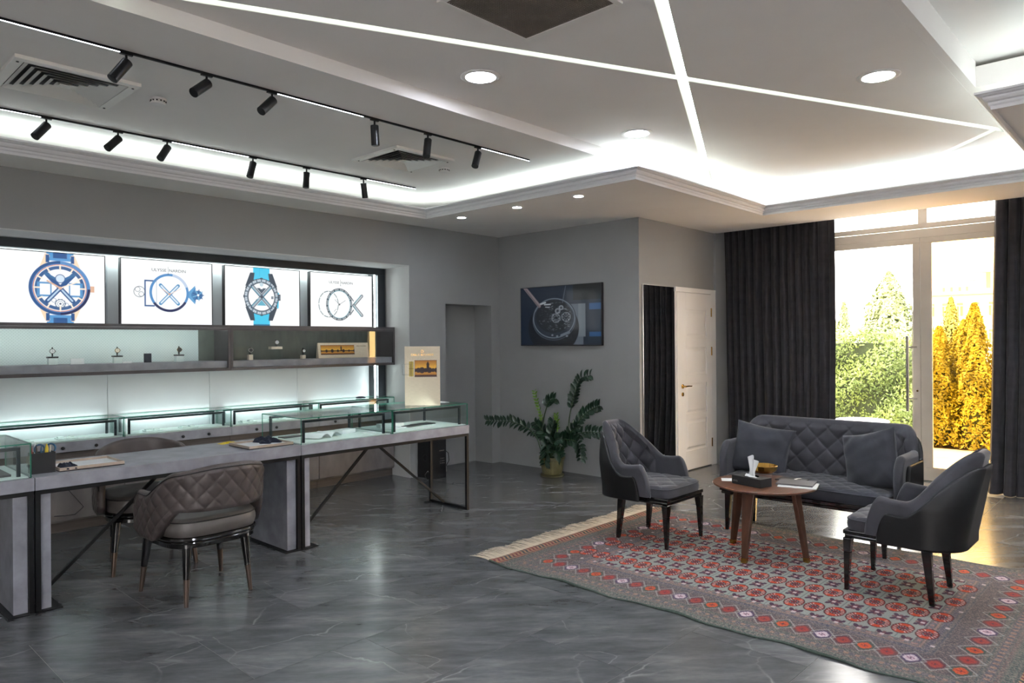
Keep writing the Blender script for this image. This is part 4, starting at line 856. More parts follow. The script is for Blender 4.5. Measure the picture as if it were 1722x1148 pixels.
P(MB().box(8.262, 8.268, 2.022, 3.238, 2.637, 2.95), 'glass_pane', 'glass', t); P(MB().box(8.262, 8.268, -.54, 1.935, 2.637, 2.95), 'glass_pane', 'glass', t)
P(MB().box(8.262, 8.268, 3.04, 3.238, .12, 2.49), 'glass_pane', 'glass', t); P(MB().box(8.262, 8.268, -.54, .97, .12, 2.49), 'glass_pane', 'glass', t)

# curtains
def curtain(y0, y1, label, seed, xc=8.02, amp=.05, inner_flare=0.0, wl=.105, flip=False):
    r = random.Random(seed); ph = [r.random() * 6.28 for _ in range(8)]; L = y1 - y0; n = int(L / .006)
    def fn(u, v):
        zz = .004 + v * 2.94; y = y0 + L * u; w = 2 * pi * (y / wl + .7 * sin(y * 3.1 + ph[0]) + .35 * sin(7 * y + ph[1]))
        a = amp * (.75 + .25 * sin(5 * y + ph[2])) * (1 + .25 * (1 - v)); s_ = sin(w); x = xc + a * (s_ * .8 + .2 * sin(2 * w + ph[3])) + .008 * sin(9 * v + ph[4] + 4 * y)
        x += .02 * sin(y * 2.3 + ph[5] + v * 1.2)
        dy = (1 - v) * inner_flare * (u if not flip else -(1 - u)) ; low = (1 - v) ** 6 * .05
        return (x - low * (1 + .5 * sin(w * .5)), y + dy + .01 * cos(w) * 1.0, zz)
    t = thing('curtain', label, 'curtain', (xc, (y0 + y1) / 2, 0), world=True, group='floor-length charcoal curtains')
    P(MB().grid(n, 34, fn), 'fabric_panel', 'curtain', t, smooth='all')
    P(MB().grid(n, 3, lambda u, v: (fn(u, 0)[0] - .004, fn(u, 0)[1], .004 + v * .05)), 'hem', 'curtain', t, smooth='all')
curtain(2.77, 4.055, 'floor-length charcoal curtain left of the glass door', 3, inner_flare=-.05, flip=False)
curtain(-.35, 1.325, 'floor-length charcoal curtain right of the amber glass pane', 8, inner_flare=.06, flip=False)
struct(MB().box(7.99, 8.05, -.5, 4.06, 2.92, 2.949), 'trim_10', 'white')

# ------------------------------------------------------------------ rug
RX0, RX1, RY0, RY1 = 3.36, 5.40, .53, 3.28
cw, chh = RX1 - RX0, RY1 - RY0 + .20
cv = Canvas(cw, chh, .0048, (112, 112, 108)); X, Y = cv.X, cv.Y; xc, yc = (RX0 + RX1) / 2, (RY0 + RY1) / 2
SG, RD, OR, PU, CR, DG, MV = (138, 146, 140), (112, 32, 32), (180, 54, 8), (58, 28, 56), (214, 200, 190), (56, 72, 70), (150, 128, 124)
noise = RNG.random(X.shape)
dX = cw / 2 - abs(X); dY = (RY1 - RY0) / 2 - abs(Y); D = np.minimum(dX, dY)         # distance in from the edge
# fine guard-stripe patterning
along = np.where(dX < dY, Y, X)
chk = (np.sin(along * 2 * pi / .026) > 0).astype(float); chk2 = (np.sin(along * 2 * pi / .05 + 1) > .2).astype(float)
cv.mix((D < .155) * 1.0, (86, 84, 80))
for d0, d1, c_ in ((.0, .012, DG), (.02, .05, (84, 94, 88)), (.06, .075, (110, 84, 78)), (.085, .12, (80, 78, 88)), (.128, .14, (66, 78, 76))): cv.mix(((D >= d0) & (D < d1)) * .8, c_)
cv.mix(((D > .024) & (D < .046)) * chk * .75, (48, 58, 58)); cv.mix(((D > .09) & (D < .115)) * chk2 * .7, (156, 116, 96)); cv.mix(((D > .06) & (D < .078)) * (1 - chk) * .6, (78, 88, 92))
cv.mix(((D >= .155) & (D < .325)) * 1.0, (80, 72, 74))
cv.mix(((D >= .325) & (D < .44)) * 1.0, (94, 88, 88))
for d0, d1, c_ in ((.33, .338, (60, 66, 76)), (.352, .382, (92, 90, 100)), (.392, .40, (150, 118, 108)), (.408, .43, (104, 98, 108))): cv.mix(((D >= d0) & (D < d1)) * .8, c_)
cv.mix(((D > .355) & (D < .38)) * chk * .7, (58, 60, 80)); cv.mix(((D > .41) & (D < .428)) * chk2 * .7, (164, 120, 110))
cv.mix((D >= .44) * 1.0, SG)
# speckle
cv.mix((noise > .72) * (D < .44) * .35, (176, 150, 138)); cv.mix((noise < .2) * (D < .44) * .4, (52, 58, 64))
# main border diamonds
cols = [((196, 76, 28), (56, 70, 64)), ((150, 52, 40), (88, 40, 52)), ((206, 186, 192), (70, 52, 84)), ((150, 44, 36), (100, 50, 52))]
def diamond(cx, cy, hx, hy, k):
    inn, out = cols[k % 4]; e = cv.e
    m_ = (abs(X - cx) / hx + abs(Y - cy) / hy)
    lat = (abs(m_ - 1.2) < .08); cv.mix(lat * .45, (178, 176, 174))
    octo = np.maximum(m_ / 1.0, np.maximum(abs(X - cx) / (hx * .78), abs(Y - cy) / (hy * .78)))
    saw = (np.sin((X - cx) * 2 * pi / .014) > 0)
    cv.mix((octo < 1.0) * 1.0, out); cv.mix(((octo < .74)) * 1.0, inn); cv.mix((octo < .74) * (octo > .6) * saw * .5, out)
    fl_ = (abs(np.sin((X - cx) * 130)) > .75) ^ (abs(np.sin((Y - cy) * 130)) > .75); cv.mix((octo < .5) * fl_ * .75, (120, 24, 30) if k % 4 != 2 else (120, 40, 90))
    cv.mix((octo < .12) * 1.0, (40, 30, 50))
bx, by = cw / 2 - .24, (RY1 - RY0) / 2 - .20
ny = 24; nx = 11
for k in range(ny + 1):
    yy = -by + 2 * by * k / ny
    for sx in (-1, 1): diamond(sx * bx, yy, .068, .053, k + (1 if sx > 0 else 0))
for k in range(1, nx):
    xx = -bx + 2 * bx * k / nx
    for sy in (-1, 1): diamond(xx, sy * by, .065, .057, k + 2)
# field medallions
fx = [3.945, 4.235, 4.525, 4.815]; py = .109; ys = [.94 + py * k for k in range(20)]
for x_ in fx:
    cv.mix((D >= .45) * (abs(X - (x_ - xc)) < .0022) * 0, DG)
for y_ in ys:
    cv.mix((D >= .45) * (abs(Y - (y_ - yc)) < .002) * .7, (70, 84, 90))
for i, x_ in enumerate(fx):
    for y_ in ys:
        cx, cy = x_ - xc, y_ - yc; u, v = (X - cx) / .079, (Y - cy) / .052
        near = (abs(u) < 1.3) & (abs(v) < 1.3)
        if not near.any(): continue
        r = np.hypot(u, v); th = np.arctan2(v, u)
        cv.mix((r < 1.0) * 1.0, (58, 18, 26)); cv.mix((r < .90) * 1.0, np.array(OR))
        quad = (abs(v) > abs(u) * .9); cv.mix((r < .90) * quad * .9, RD)
        ray = (abs(np.sin(th * 8)) > .85) & (r > .5) & (r < .84) & (abs(v) > .3); cv.mix(ray * .7, CR)
        cv.mix((r < .46) * 1.0, (30, 22, 48)); cv.mix((r < .28) * 1.0, (120, 26, 34)); cv.mix((r < .40) * (r > .30) * (np.sin(th * 8) > .4) * .5, CR); cv.mix((r < .12) * 1.0, (30, 22, 40))
for x_ in [3.945 - .145 + .29 * k for k in range(5)]:
    for y_ in [ys[0] - py / 2 + py * k for k in range(21)]:
        cx, cy = x_ - xc, y_ - yc; u, v = abs(X - cx), abs(Y - cy)
        m_ = ((u < .05) & (v < .036)) & (D > .445)
        a_ = (abs(u / .05 - v / .036) < .42) & m_; cv.mix(a_ * 1.0, PU); b_ = (u < .012) & (v < .036) & m_ | (v < .008) & (u < .045) & m_; cv.mix(b_ * .8, (96, 30, 50)); cv.mix(((u < .012) & (v < .010)) * 1.0, (190, 170, 170))
# end skirt (past the main rectangle at the far end in y)
e_ = Y - (RY1 - yc - chh / 2 + chh / 2)
Yw = Y
def skirt(mask, q):
    z_ = np.sin(X * 2 * pi / .034 + 2.6 * np.sin(q * 5)); big = np.sin(X * 2 * pi / .17)
    cv.mix(mask * 1.0, (140, 122, 106)); cv.mix(mask * (z_ > .1) * (big > -.2), (112, 34, 36)); cv.mix(mask * (z_ > .1) * (big <= -.2), (36, 38, 46)); cv.mix(mask * (z_ < -.75), (170, 120, 74))
skirt(Y > (RY1 - RY0) / 2, (Y - (RY1 - RY0) / 2) / .09); skirt(Y < -(RY1 - RY0) / 2, (-(Y + (RY1 - RY0) / 2)) / .09)
t = thing('patterned_rug', 'large red, orange and grey-green knotted rug with cream fringe under the seating', 'rug', (xc, yc, 0))
def rugmap(X, Y):
    x = X.copy(); edge = np.exp(-(cw / 2 + X) / .05); edge2 = np.exp(-(cw / 2 - X) / .05); y = Y
    x = x + edge * (.012 * np.sin(y * 9.0) + .006 * np.sin(y * 23)) - .02 * (y / 1.5) * edge
    z = .0085 + edge * .008 * (.5 + .5 * np.sin(y * 9 + .8)) ** 2 + edge2 * .004 * np.sin(y * 7) ** 2 + .0008 * np.sin(X * 7) * np.sin(y * 5)
    return np.stack([x, y, z], 1)
cv.mesh('rug_pile', rugmap, 'attr', t)
def edge_fn(sgn):
    def fn(u, v):
        X = np.array([sgn * cw / 2]); Y = np.array([-chh / 2 + chh * u]); p = rugmap(X, Y)[0]
        return (p[0] + sgn * .006 * sin(pi * v), p[1], p[2] * (1 - v) + .0)
    return fn
for sgn in (-1, 1): P(MB().grid(300, 5, edge_fn(sgn)), 'bound_edge', 'rugedge', t, smooth='all')
fg = MB(); r = random.Random(5)
for sgn in (1, -1):
    y0_ = sgn * chh / 2; Lf = .19
    fg.grid(160, 3, lambda u, v: (-cw / 2 + cw * u, y0_ + sgn * v * .03, .006))
    q = -cw / 2
    while q < cw / 2:
        w = r.uniform(.005, .009); l = Lf + r.uniform(-.014, .012) + .012 * sin(q * 21); sk = r.uniform(-.014, .014); z = r.uniform(.003, .008)
        fg.add([(q, y0_ + sgn * .02, .007), (q + w, y0_ + sgn * .02, .007), (q + w + sk * .4, y0_ + sgn * l * .6, z + .002), (q + sk * .4, y0_ + sgn * l * .6, z + .002), (q + w * .8 + sk, y0_ + sgn * l, .002), (q + sk + w * .2, y0_ + sgn * l, .002)], [(0, 1, 2, 3), (3, 2, 4, 5)]); q += w * .8
tag(P(fg, 'fringe', 'fringe', t), kind='stuff')

# ------------------------------------------------------------------ chairs and sofa
def upath(w, d, rc, front, n=160):
    """U-shaped plan: arm tip (x=-w/2, y=front) -> back -> other arm tip; returns sampled points, normals (outward), arc positions"""
    pts = []; hwid = w / 2
    for k in range(20): pts.append((-hwid, front + (d - rc - front) * k / 20))
    for k in range(25): a = pi - (pi / 2) * k / 24; pts.append((-hwid + rc + rc * cos(a), d - rc + rc * sin(a)))
    m = len(pts); pts += [(-x, y) for x, y in reversed(pts)]
    P_ = np.array(pts); seg = np.hypot(*np.diff(P_, axis=0).T); s = np.concatenate([[0], np.cumsum(seg)]); tot = s[-1]
    q = np.linspace(0, tot, n); xs = np.interp(q, s, P_[:, 0]); ys_ = np.interp(q, s, P_[:, 1])
    tx = np.gradient(xs, q); ty = np.gradient(ys_, q); L = np.hypot(tx, ty); nx_, ny_ = -ty / L, tx / L
    return xs, ys_, nx_, ny_, q - tot / 2, tot
def shell(path, top, bot, lean, th, off=0, cut=0, qin=None, qout=None, nv=44, endr=.03):
    """upholstered U shell; top/bot/lean are functions of signed arc position s"""
    xs, ys_, nx_, ny_, s, tot = path; idx = [i for i in range(len(s)) if abs(s[i]) <= tot / 2 - cut]; mb = MB(); rows = []
    for i in idx:
        si = s[i]; e = min(1, (tot / 2 - cut - abs(si)) / endr); k = sqrt(max(.02, 1 - (1 - e) ** 2)); t_ = th * k; zt, zb = top(si), bot(si); ring_ = []
        def pt(side, v):
            z = zb + (zt - zb) * v; o = off + side * t_ / 2; ln = lean(si, z)
            if side > 0 and qout: o += qout(si, z) * k * min(1, (1 - v) * 12, v * 12)
            if side < 0 and qin: o -= qin(si, z) * k * min(1, (1 - v) * 12, v * 12)
            return (xs[i] + nx_[i] * o, ys_[i] + ny_[i] * o + ln, z)
        for j in range(nv): ring_.append(pt(1, j / (nv - 1)))
        for a in (30, 60, 90, 120, 150):
            z = zt + .5 * t_ * sin(radians(a)); o = off + t_ / 2 * cos(radians(a)); ring_.append((xs[i] + nx_[i] * o, ys_[i] + ny_[i] * o + lean(si, zt), z))
        for j in range(nv): ring_.append(pt(-1, 1 - j / (nv - 1)))
        rows.append(ring_)
    n = len(rows[0]); vs = [p for r_ in rows for p in r_]
    fs = [(i * n + k, (i + 1) * n + k, (i + 1) * n + (k + 1) % n, i * n + (k + 1) % n) for i in range(len(rows) - 1) for k in range(n)]
    fs += [tuple(range(n)), tuple((len(rows) - 1) * n + k for k in range(n - 1, -1, -1))]
    return mb.add(vs, fs)
def cushion(w, d, z0, z1, yc=0, n=60, quilt=None, crown_=.012, pw=7, sidebulge=.006):
    def mp_(a, b):
        m = max(abs(a), abs(b), 1e-9); k = m / ((abs(a) ** pw + abs(b) ** pw) ** (1 / pw) + 1e-9); return a * k * w / 2, b * k * d / 2 + yc
    mb = MB()
    def topf(u, v):
        a, b = u * 2 - 1, v * 2 - 1; x, y = mp_(a, b); e = 1 - max(abs(a), abs(b)); z = z1 + crown_ * (1 - a * a) * (1 - b * b) - .012 * max(0, 1 - e / .06) ** 2
        if quilt: z += quilt(x, y) * min(1, e / .08)
        return (x, y, z)
    mb.grid(n, n, topf)
    lp = [(-1 + 2 * k / (n - 1), -1) for k in range(n - 1)] + [(1, -1 + 2 * k / (n - 1)) for k in range(n - 1)] + [(1 - 2 * k / (n - 1), 1) for k in range(n - 1)] + [(-1, 1 - 2 * k / (n - 1)) for k in range(n - 1)]
    m_ = len(lp)
    def side(u, v):
        a, b = lp[int(round(u * m_)) % m_]; x, y = mp_(a, b); L = math.hypot(x, y - yc); g = 1 + sidebulge * sin(pi * v) / max(L, .05); return (x * g, yc + (y - yc) * g, z0 + (z1 - .012 - z0) * v)
    mb.grid(m_, 6, side, closeu=True)
    mb.add([(mp_(a, b)[0], mp_(a, b)[1], z0) for a, b in lp], [tuple(range(m_ - 1, -1, -1))])
    return mb
def loop_tube(w, d, z, yc, r, pw=7, n=96):
    pts = []
    for k in range(n + 1):
        a = 2 * pi * k / n; c_, s_ = cos(a), sin(a); q = (abs(c_) ** pw + abs(s_) ** pw) ** (-1 / pw); pts.append((c_ * q * w / 2, s_ * q * d / 2 + yc, z))
    return MB().tube(pts, r, 6, cap=False)

# grey velvet armchair: front towards local -y
def make_grey_chair(label):
    t = thing('velvet_armchair', label, 'chair', (0, 0, 0), 0, 'grey velvet armchairs on the rug')
    W_c, D_c = .54, .27; path = upath(W_c, D_c, .15, -.16, 300); tot = path[5]; half = tot / 2; arm = .235     # arm: last part of each side
    def top(s):
        a = abs(s); u = half - a                     # distance from the arm tip
        z = .545 + .265 * sstep(.43, .15, a) - .02 * sstep(.12, .0, a) * 0 - .012 * sin(pi * min(1, max(0, (a - .3) / .25)))
        return z - .20 * max(0, 1 - u / .09) ** 2.2
    bot = lambda s: .325
    def lean(s, z):
        b = sstep(.34, .12, abs(s)); return max(0, z - .36) * .20 * b
    narrow = lambda z: 1
    def qin(s, z):
        a = abs(s)
        if a > .36 or z < .42: return 0
        k = min(1, (.36 - a) / .05); return .034 * puff(s / .14 + z / .15, s / .14 - z / .15, .28) * k
    body = shell(path, top, lambda s: .35, lean, .05, 0, 0, qin=qin, nv=90)
    # narrow the top of the back
    def taper(mb):
        mb.v = [(x * (1 - .42 * sstep(.52, .84, z) * (1 if y > -.1 else 0)), y, z) for x, y, z in mb.v]; return mb
    P(taper(body), 'backrest', 'velvet', t, smooth='all')
    out = shell(path, lambda s: max(.36, top(s) - .062 - .14 * max(0, 1 - (half - .07 - abs(s)) / .06) ** 2), lambda s: .315 - .0 * s, lean, .022, .034, .07, nv=24)
    P(taper(out), 'outer_shell', 'leatherD', t, smooth='all')
    q = lambda x, y: .012 * puff(x / .17 + y / .17, x / .17 - y / .17, .3)
    P(cushion(.49, .50, .348, .415, -.03, 72, q), 'seat', 'velvet', t, smooth='all'); P(loop_tube(.492, .502, .405, -.03, .0045), 'piping', 'velvetD', t, smooth='all')
    P(MB().prism([(-.25, -.285), (.25, -.285), (.25, .2), (-.25, .2)], .322, .347).prism([(-.243, -.278), (.243, -.278), (.243, .2), (-.243, .2)], .300, .3215), 'seat_frame', 'blackgloss', t, bevel=.006)
    for sx in (-1, 1):
        P(MB().frustum((sx * .225, -.26, .302), (sx * .232, -.262, .22), .062, .045, .044, .036).frustum((sx * .232, -.262, .22), (sx * .238, -.268, 0), .044, .036, .022, .022), 'leg', 'blackgloss', t, bevel=.004)
        P(MB().frustum((sx * .19, .13, .322), (sx * .20, .16, 0), .05, .05, .026, .026), 'leg', 'blackgloss', t, bevel=.004)
    return t
ch = make_grey_chair('grey quilted velvet armchair left of the round table, in front of the mirror'); ch.location = (4.565, 2.895, .0125); ch.rotation_euler = (0, 0, 0)
dup(ch, (4.565, 1.175, .0125), pi, 'grey velvet armchair seen from its dark outer side, right of the round table')

# quilted sofa facing -x
def make_sofa():
    t = thing('quilted_sofa', 'dark grey quilted two-seat sofa with its back to the glass door', 'sofa', (5.36, 2.02, 0), -pi / 2)
    W_c, D_c = 1.24, .30; path = upath(W_c, D_c, .12, -.20, 460); tot = path[5]; half = tot / 2
    def top(s):
        a = abs(s); u = half - a; z = .645 + .165 * sqrt(max(0, 1 - max(0, min(1, (a - .53) / .11)) ** 2))
        return z - .14 * max(0, 1 - u / .10) ** 2.2
    def lean(s, z): return max(0, z - .38) * .13 * sstep(.68, .5, abs(s))
    def qin(s, z):
        if abs(s) > .66 or z < .42: return 0
        return .032 * puff(s / .155 + z / .155, s / .155 - z / .155, .28) * min(1, (.66 - abs(s)) / .05)
    P(shell(path, top, lambda s: .34, lean, .06, 0, 0, qin=qin, nv=64), 'backrest', 'velvet', t, smooth='all')
    P(shell(path, lambda s: max(.36, top(s) - .05 - .14 * max(0, 1 - (half - .06 - abs(s)) / .06) ** 2), lambda s: .31, lean, .03, .045, .06, nv=24), 'outer_shell', 'leatherD', t, smooth='all')
    q = lambda x, y: .013 * puff(x / .14 + y / .14, x / .14 - y / .14, .3)
    P(cushion(1.17, .52, .345, .425, -.03, 120, q), 'seat', 'velvetD', t, smooth='all'); P(loop_tube(1.172, .522, .412, -.03, .0045, 12), 'piping', 'velvetD', t, smooth='all')
    P(MB().box(-.59, .59, -.30, .25, .315, .344).box(-.58, .58, -.29, .24, .290, .3145), 'seat_frame', 'blackgloss', t, bevel=.006)
    for sx in (-1, 1):
        P(MB().frustum((sx * .545, -.24, .29), (sx * .555, -.245, .009), .045, .045, .024, .024), 'leg', 'blackgloss', t, bevel=.004)
        P(MB().frustum((sx * .52, .15, .29), (sx * .53, .17, 0), .045, .045, .024, .024), 'leg', 'blackgloss', t, bevel=.004)
    return t
make_sofa()
def pillow(w, h, th, label, loc, rot, seed):
    r = random.Random(seed); ph = [r.random() * 6 for _ in range(8)]; n = 56; mb = MB()
    def fn(sg):
        def f_(u, v):
            a, b = u * 2 - 1, v * 2 - 1; pin = 1 - .10 * (1 - abs(a) ** 2) * abs(b) ** 3 * 0 ; e = max(0, (1 - abs(a) ** 2.6)) ** .5 * max(0, (1 - abs(b) ** 2.6)) ** .5
            x = a * w / 2 * (1 - .09 * (1 - b * b) * abs(a) ** 2); y = b * h / 2 * (1 - .09 * (1 - a * a) * abs(b) ** 2)
            wr = .006 * sin(7 * a + 5 * b + ph[0]) * abs(a) + .005 * sin(11 * b - 4 * a + ph[1]) * abs(b) + .004 * sin(15 * (a * b) + ph[2]) + .003 * sin(20 * a + 14 * b + ph[3]) * (abs(a * b))
            return (x, y, sg * (th / 2 * e ** .85 + wr * e))
        return f_
    g1_ = MB().grid(n, n, fn(1)); mb.add(g1_.v, g1_.f); g2_ = MB().grid(n, n, fn(-1)); mb.add(g2_.v, [f[::-1] for f in g2_.f])
    t = thing('throw_pillow', label, 'cushion', loc, 0, 'cushions on the sofa'); t.rotation_euler = rot
    P(mb, 'cover', 'velvetD', t, smooth='all')
    P(MB().tube([(w / 2 * sx * (1 - .09 * (1 - k * k)), h / 2 * k, 0) for sx, k in [(1, -1 + .1 * i) for i in range(21)]], .003, 5), 'piping', 'velvetD', t, smooth='all')
def rot_from(xa, ya):
    xa = Vector(xa).normalized(); ya = Vector(ya); ya = (ya - xa * ya.dot(xa)).normalized(); za = xa.cross(ya)
    return Matrix(((xa.x, ya.x, za.x), (xa.y, ya.y, za.y), (xa.z, ya.z, za.z))).to_euler()
pillow(.44, .40, .15, 'plain dark cushion at the left end of the sofa', (5.40, 2.43, .60), rot_from((.22, -1, -.16), (.35, -.1, 1)), 1)
pillow(.42, .42, .15, 'plain dark cushion at the right end of the sofa', (5.36, 1.62, .605), rot_from((-.35, -1, .28), (.35, .38, 1)), 2)

# taupe armchair: back towards local +y, barrel back with an opening above the seat
def make_taupe(label):
    t = thing('leather_armchair', label, 'chair', (0, 0, 0), 0, 'taupe quilted leather armchairs at the desks')
    path = upath(.58, .29, .26, -.20, 300); tot = path[5]; half = tot / 2
    def top(s):
        a = abs(s); u = half - a; return .605 + .12 * sstep(.50, .28, a) + .045 * sstep(.36, .05, a) - .10 * max(0, 1 - u / .07) ** 2
    def bot(s):
        a = abs(s); u = half - a; return .365 + .17 * sstep(.42, .24, a) + .06 * max(0, 1 - u / .10) ** 2 
    def lean(s, z): return max(0, z - .42) * .14 * sstep(.55, .15, abs(s))
    def qo(s, z): return .011 * puff(s / .085 + z / .10, s / .085 - z / .10, .3)
    P(shell(path, top, bot, lean, .042, 0, 0, qout=qo, nv=52), 'backrest', 'taupe', t, smooth='all')
    xs, ys_, nx_, ny_, s, _ = path; o_ = .021
    P(MB().tube([(xs[i] + nx_[i] * o_, ys_[i] + ny_[i] * o_ + lean(s[i], top(s[i])), top(s[i]) + .002) for i in range(2, len(s) - 2, 2)], .0045, 6), 'piping', 'piping', t, smooth='all')
    P(cushion(.52, .52, .385, .485, -.02, 48, None, .022, 3.4, .012), 'seat', 'taupe2', t, smooth='all'); P(loop_tube(.53, .53, .468, -.02, .0045, 3.4), 'piping', 'piping', t, smooth='all')
    fr = MB()
    for z, r_ in ((.372, .010), (.352, .010), (.334, .008)): fr.v += []; lt = loop_tube(.53 - (0.372 - z), .53 - (.372 - z), z, -.02, r_, 3.4); fr.add(lt.v, lt.f)
    cb = cushion(.52, .52, .325, .384, -.02, 24, None, 0, 3.4, 0); fr.add(cb.v, cb.f)
    P(fr, 'seat_frame', 'blackgloss', t, smooth=True)
    for (x, y, fx_, fy_) in ((-.215, -.235, -.245, -.27), (.215, -.235, .245, -.27), (-.17, .17, -.19, .20), (.17, .17, .19, .20)):
        a = Vector((x, y, .33)); b = Vector((fx_, fy_, 0)); m_ = a.lerp(b, .55)
        l_ = P(MB().tube([a, a.lerp(b, .3), m_], [.027, .023, .018], 14), 'leg', 'blackgloss', t, smooth=True); P(MB().tube([m_, b], [.0175, .012], 14), 'leg_tip', 'bronze', l_, smooth=True)
    return t
ch = make_taupe('taupe quilted leather armchair on the near side of the middle desk'); ch.location = (1.83, 4.245, 0); ch.rotation_euler = (0, 0, pi + radians(2))
dup(ch, (1.84, 5.13, 0), radians(-10), 'taupe leather armchair on the far side of the middle desk, partly hidden')

# ------------------------------------------------------------------ round side table and what stands on it
TC = (4.71, 2.10)
t = thing('round_table', 'round walnut side table with tapered legs on the rug', 'table', (*TC, .009))
P(MB().lathe([(0, .452), (.30, .452), (.334, .464), (.338, .471), (.334, .475), (0, .475)], n=64), 'tabletop', 'walnut', t, smooth=True)
P(MB().lathe([(0, .434), (.16, .434), (.16, .4515)], n=32), 'under_frame', 'walnutleg', t)
for a in (178, 268, 72):
    a = radians(a); c_, s_ = cos(a), sin(a); p0 = Vector((.215 * c_, .215 * s_, .4515)); p1 = Vector((.282 * c_, .282 * s_, .03)); p2 = Vector((.287 * c_, .287 * s_, 0))
    def slab(mb, A, B, wa, wb, th):
        tn = Vector((-s_, c_, 0)); rd = Vector((c_, s_, 0)); vs = []
        for (c0, w_) in ((B, wb), (A, wa)): vs += [c0 - tn * w_ / 2 - rd * th / 2, c0 + tn * w_ / 2 - rd * th / 2, c0 + tn * w_ / 2 + rd * th / 2, c0 - tn * w_ / 2 + rd * th / 2]
        return mb.add(vs, [(0, 3, 2, 1), (4, 5, 6, 7), (0, 1, 5, 4), (1, 2, 6, 5), (2, 3, 7, 6), (3, 0, 4, 7)])
    l_ = P(slab(MB(), p0, p1, .085, .034, .03), 'leg', 'walnutleg', t, bevel=.003); P(slab(MB(), p1, p2, .035, .034, .031), 'leg_tip', 'gold', l_)
TZ = .009 + .4755; KT = 1.0376
d = Vector((-.053, -.222, 0)).normalized(); t = thing('tissue_box', 'black tissue box with a white tissue pulled up, on the round table', 'tissue box', (4.43 * KT, 2.06 * KT, TZ), math.atan2(d.y, d.x))
P(MB().box(-.115, .115, -.06, .06, 0, .058), 'carton', 'dark', t, bevel=.003)
P(MB().lathe([(.0, .0), (.05, .0)], (0, 0, .0585), 24), 'opening', 'blackgloss', t)
def tis(u, v):
    a = (u - .5) * 2; z = .05 + v * .15 * (1 - .22 * abs(a + .2)) ; w = .022 + .028 * abs(v - .35); return (a * w + .008 * v, .012 * sin(a * 6 + 2 * v) * (.4 + v) , z)
P(MB().grid(30, 14, tis), 'tissue', 'paper', t, smooth='all'); P(MB().grid(16, 8, lambda u, v: ((u - .3) * .09, -.02 - .018 * v + .004 * sin(9 * u), .060 + .016 * (1 - v) * (1 - u))), 'tissue_fold', 'paper', t, smooth='all')
mb = MB(); v, f = text_mb('elvia', .022); mb.add([(-.085 + p[0], -.0604, .024 + p[1]) for p in v], f); P(mb, 'lettering', 'steel', t)
t = thing('glass_bowl', 'faceted glass bowl with a gold rim behind the tissue box', 'bowl', (4.68 * KT, 2.09 * KT, TZ))
def facet(prof, n=14):
    m = MB(); vs = []
    for r_, h in prof:
        for k in range(n): vs.append((r_ * cos(2 * pi * k / n), r_ * sin(2 * pi * k / n), h))
    fs = [(i * n + k, i * n + (k + 1) % n, (i + 1) * n + (k + 1) % n, (i + 1) * n + k) for i in range(len(prof) - 1) for k in range(n)]; return m.add(vs, fs)
M['bowlglass'] = glassmat('cut_glass', (.86, .88, .9), ior=1.6, rough=.05)
P(facet([(.03, 0), (.045, .004), (.052, .02), (.062, .045)]), 'glass_base', 'bowlglass', t); P(facet([(.062, .045), (.088, .065), (.094, .095), (.091, .096), (.084, .066), (.058, .05), (0, .046)]), 'gold_rim', 'gold', t)
def flat(name, w, d_, h, x, y, rz, m_, label, cat, z=TZ):
    o = MB().box(-w / 2, w / 2, -d_ / 2, d_ / 2, 0, h).build(name, m_, bevel=.0012); o.location = (x * KT, y * KT, z); o.rotation_euler[2] = radians(rz); tag(o, label, cat); return o
flat('magazine', .20, .24, .006, 4.60, 1.825, 15, 'paper', 'pale magazine under the grey folder on the round table', 'magazine')
flat('folder', .19, .23, .010, 4.63, 1.85, 12, 'grey_tape', 'grey folder lying on the pale magazine on the round table', 'folder', TZ + .0065)
flat('paper_sheet', .10, .13, .002, 4.50, 2.235, 30, 'paper', 'white sheet under the left end of the tissue box', 'paper')
flat('tablet', .14, .18, .007, 4.755, 1.93, 0, 'dark', 'dark tablet at the back of the round table beside the bowl', 'tablet')
solo(MB().tube([(4.72 * KT, 1.90 * KT, TZ + .012), (4.78 * KT, 1.88 * KT, TZ + .012)], .004, 8), 'pen', 'steel', 'silver pen lying on the dark tablet', 'pen', smooth=True)

# ------------------------------------------------------------------ plant
t = thing('potted_plant', 'potted zamioculcas with arching dark green stems in an olive pot beside the wall', 'plant', (5.97, 5.04, 0), world=True)
c0 = (5.97, 5.04, 0)
P(MB().lathe([(0, .0), (.118, .0), (.13, .012), (.13, .018), (.11, .016), (0, .016)], c0, 36), 'saucer', 'pot', t, smooth=True)
pp = MB(); prof = [(.095, .018), (.105, .03), (.128, .17), (.132, .185), (.142, .19), (.143, .21), (.134, .212), (.128, .19), (.0, .188)]
def potf(u, v):
    i = min(int(v * (len(prof) - 1)), len(prof) - 2); f_ = v * (len(prof) - 1) - i; r_ = prof[i][0] * (1 - f_) + prof[i + 1][0] * f_; h = prof[i][1] * (1 - f_) + prof[i + 1][1] * f_
    a = 2 * pi * u; rb = .003 * abs(sin(12 * a)) if .03 < h < .17 and i < 3 else 0; return (c0[0] + (r_ + rb) * cos(a), c0[1] + (r_ + rb) * sin(a), h)
P(MB().grid(144, 33, potf, closeu=True), 'pot', 'pot', t, smooth=True); P(MB().lathe([(0, .196), (.127, .196)], c0, 24), 'soil', 'soil', t)
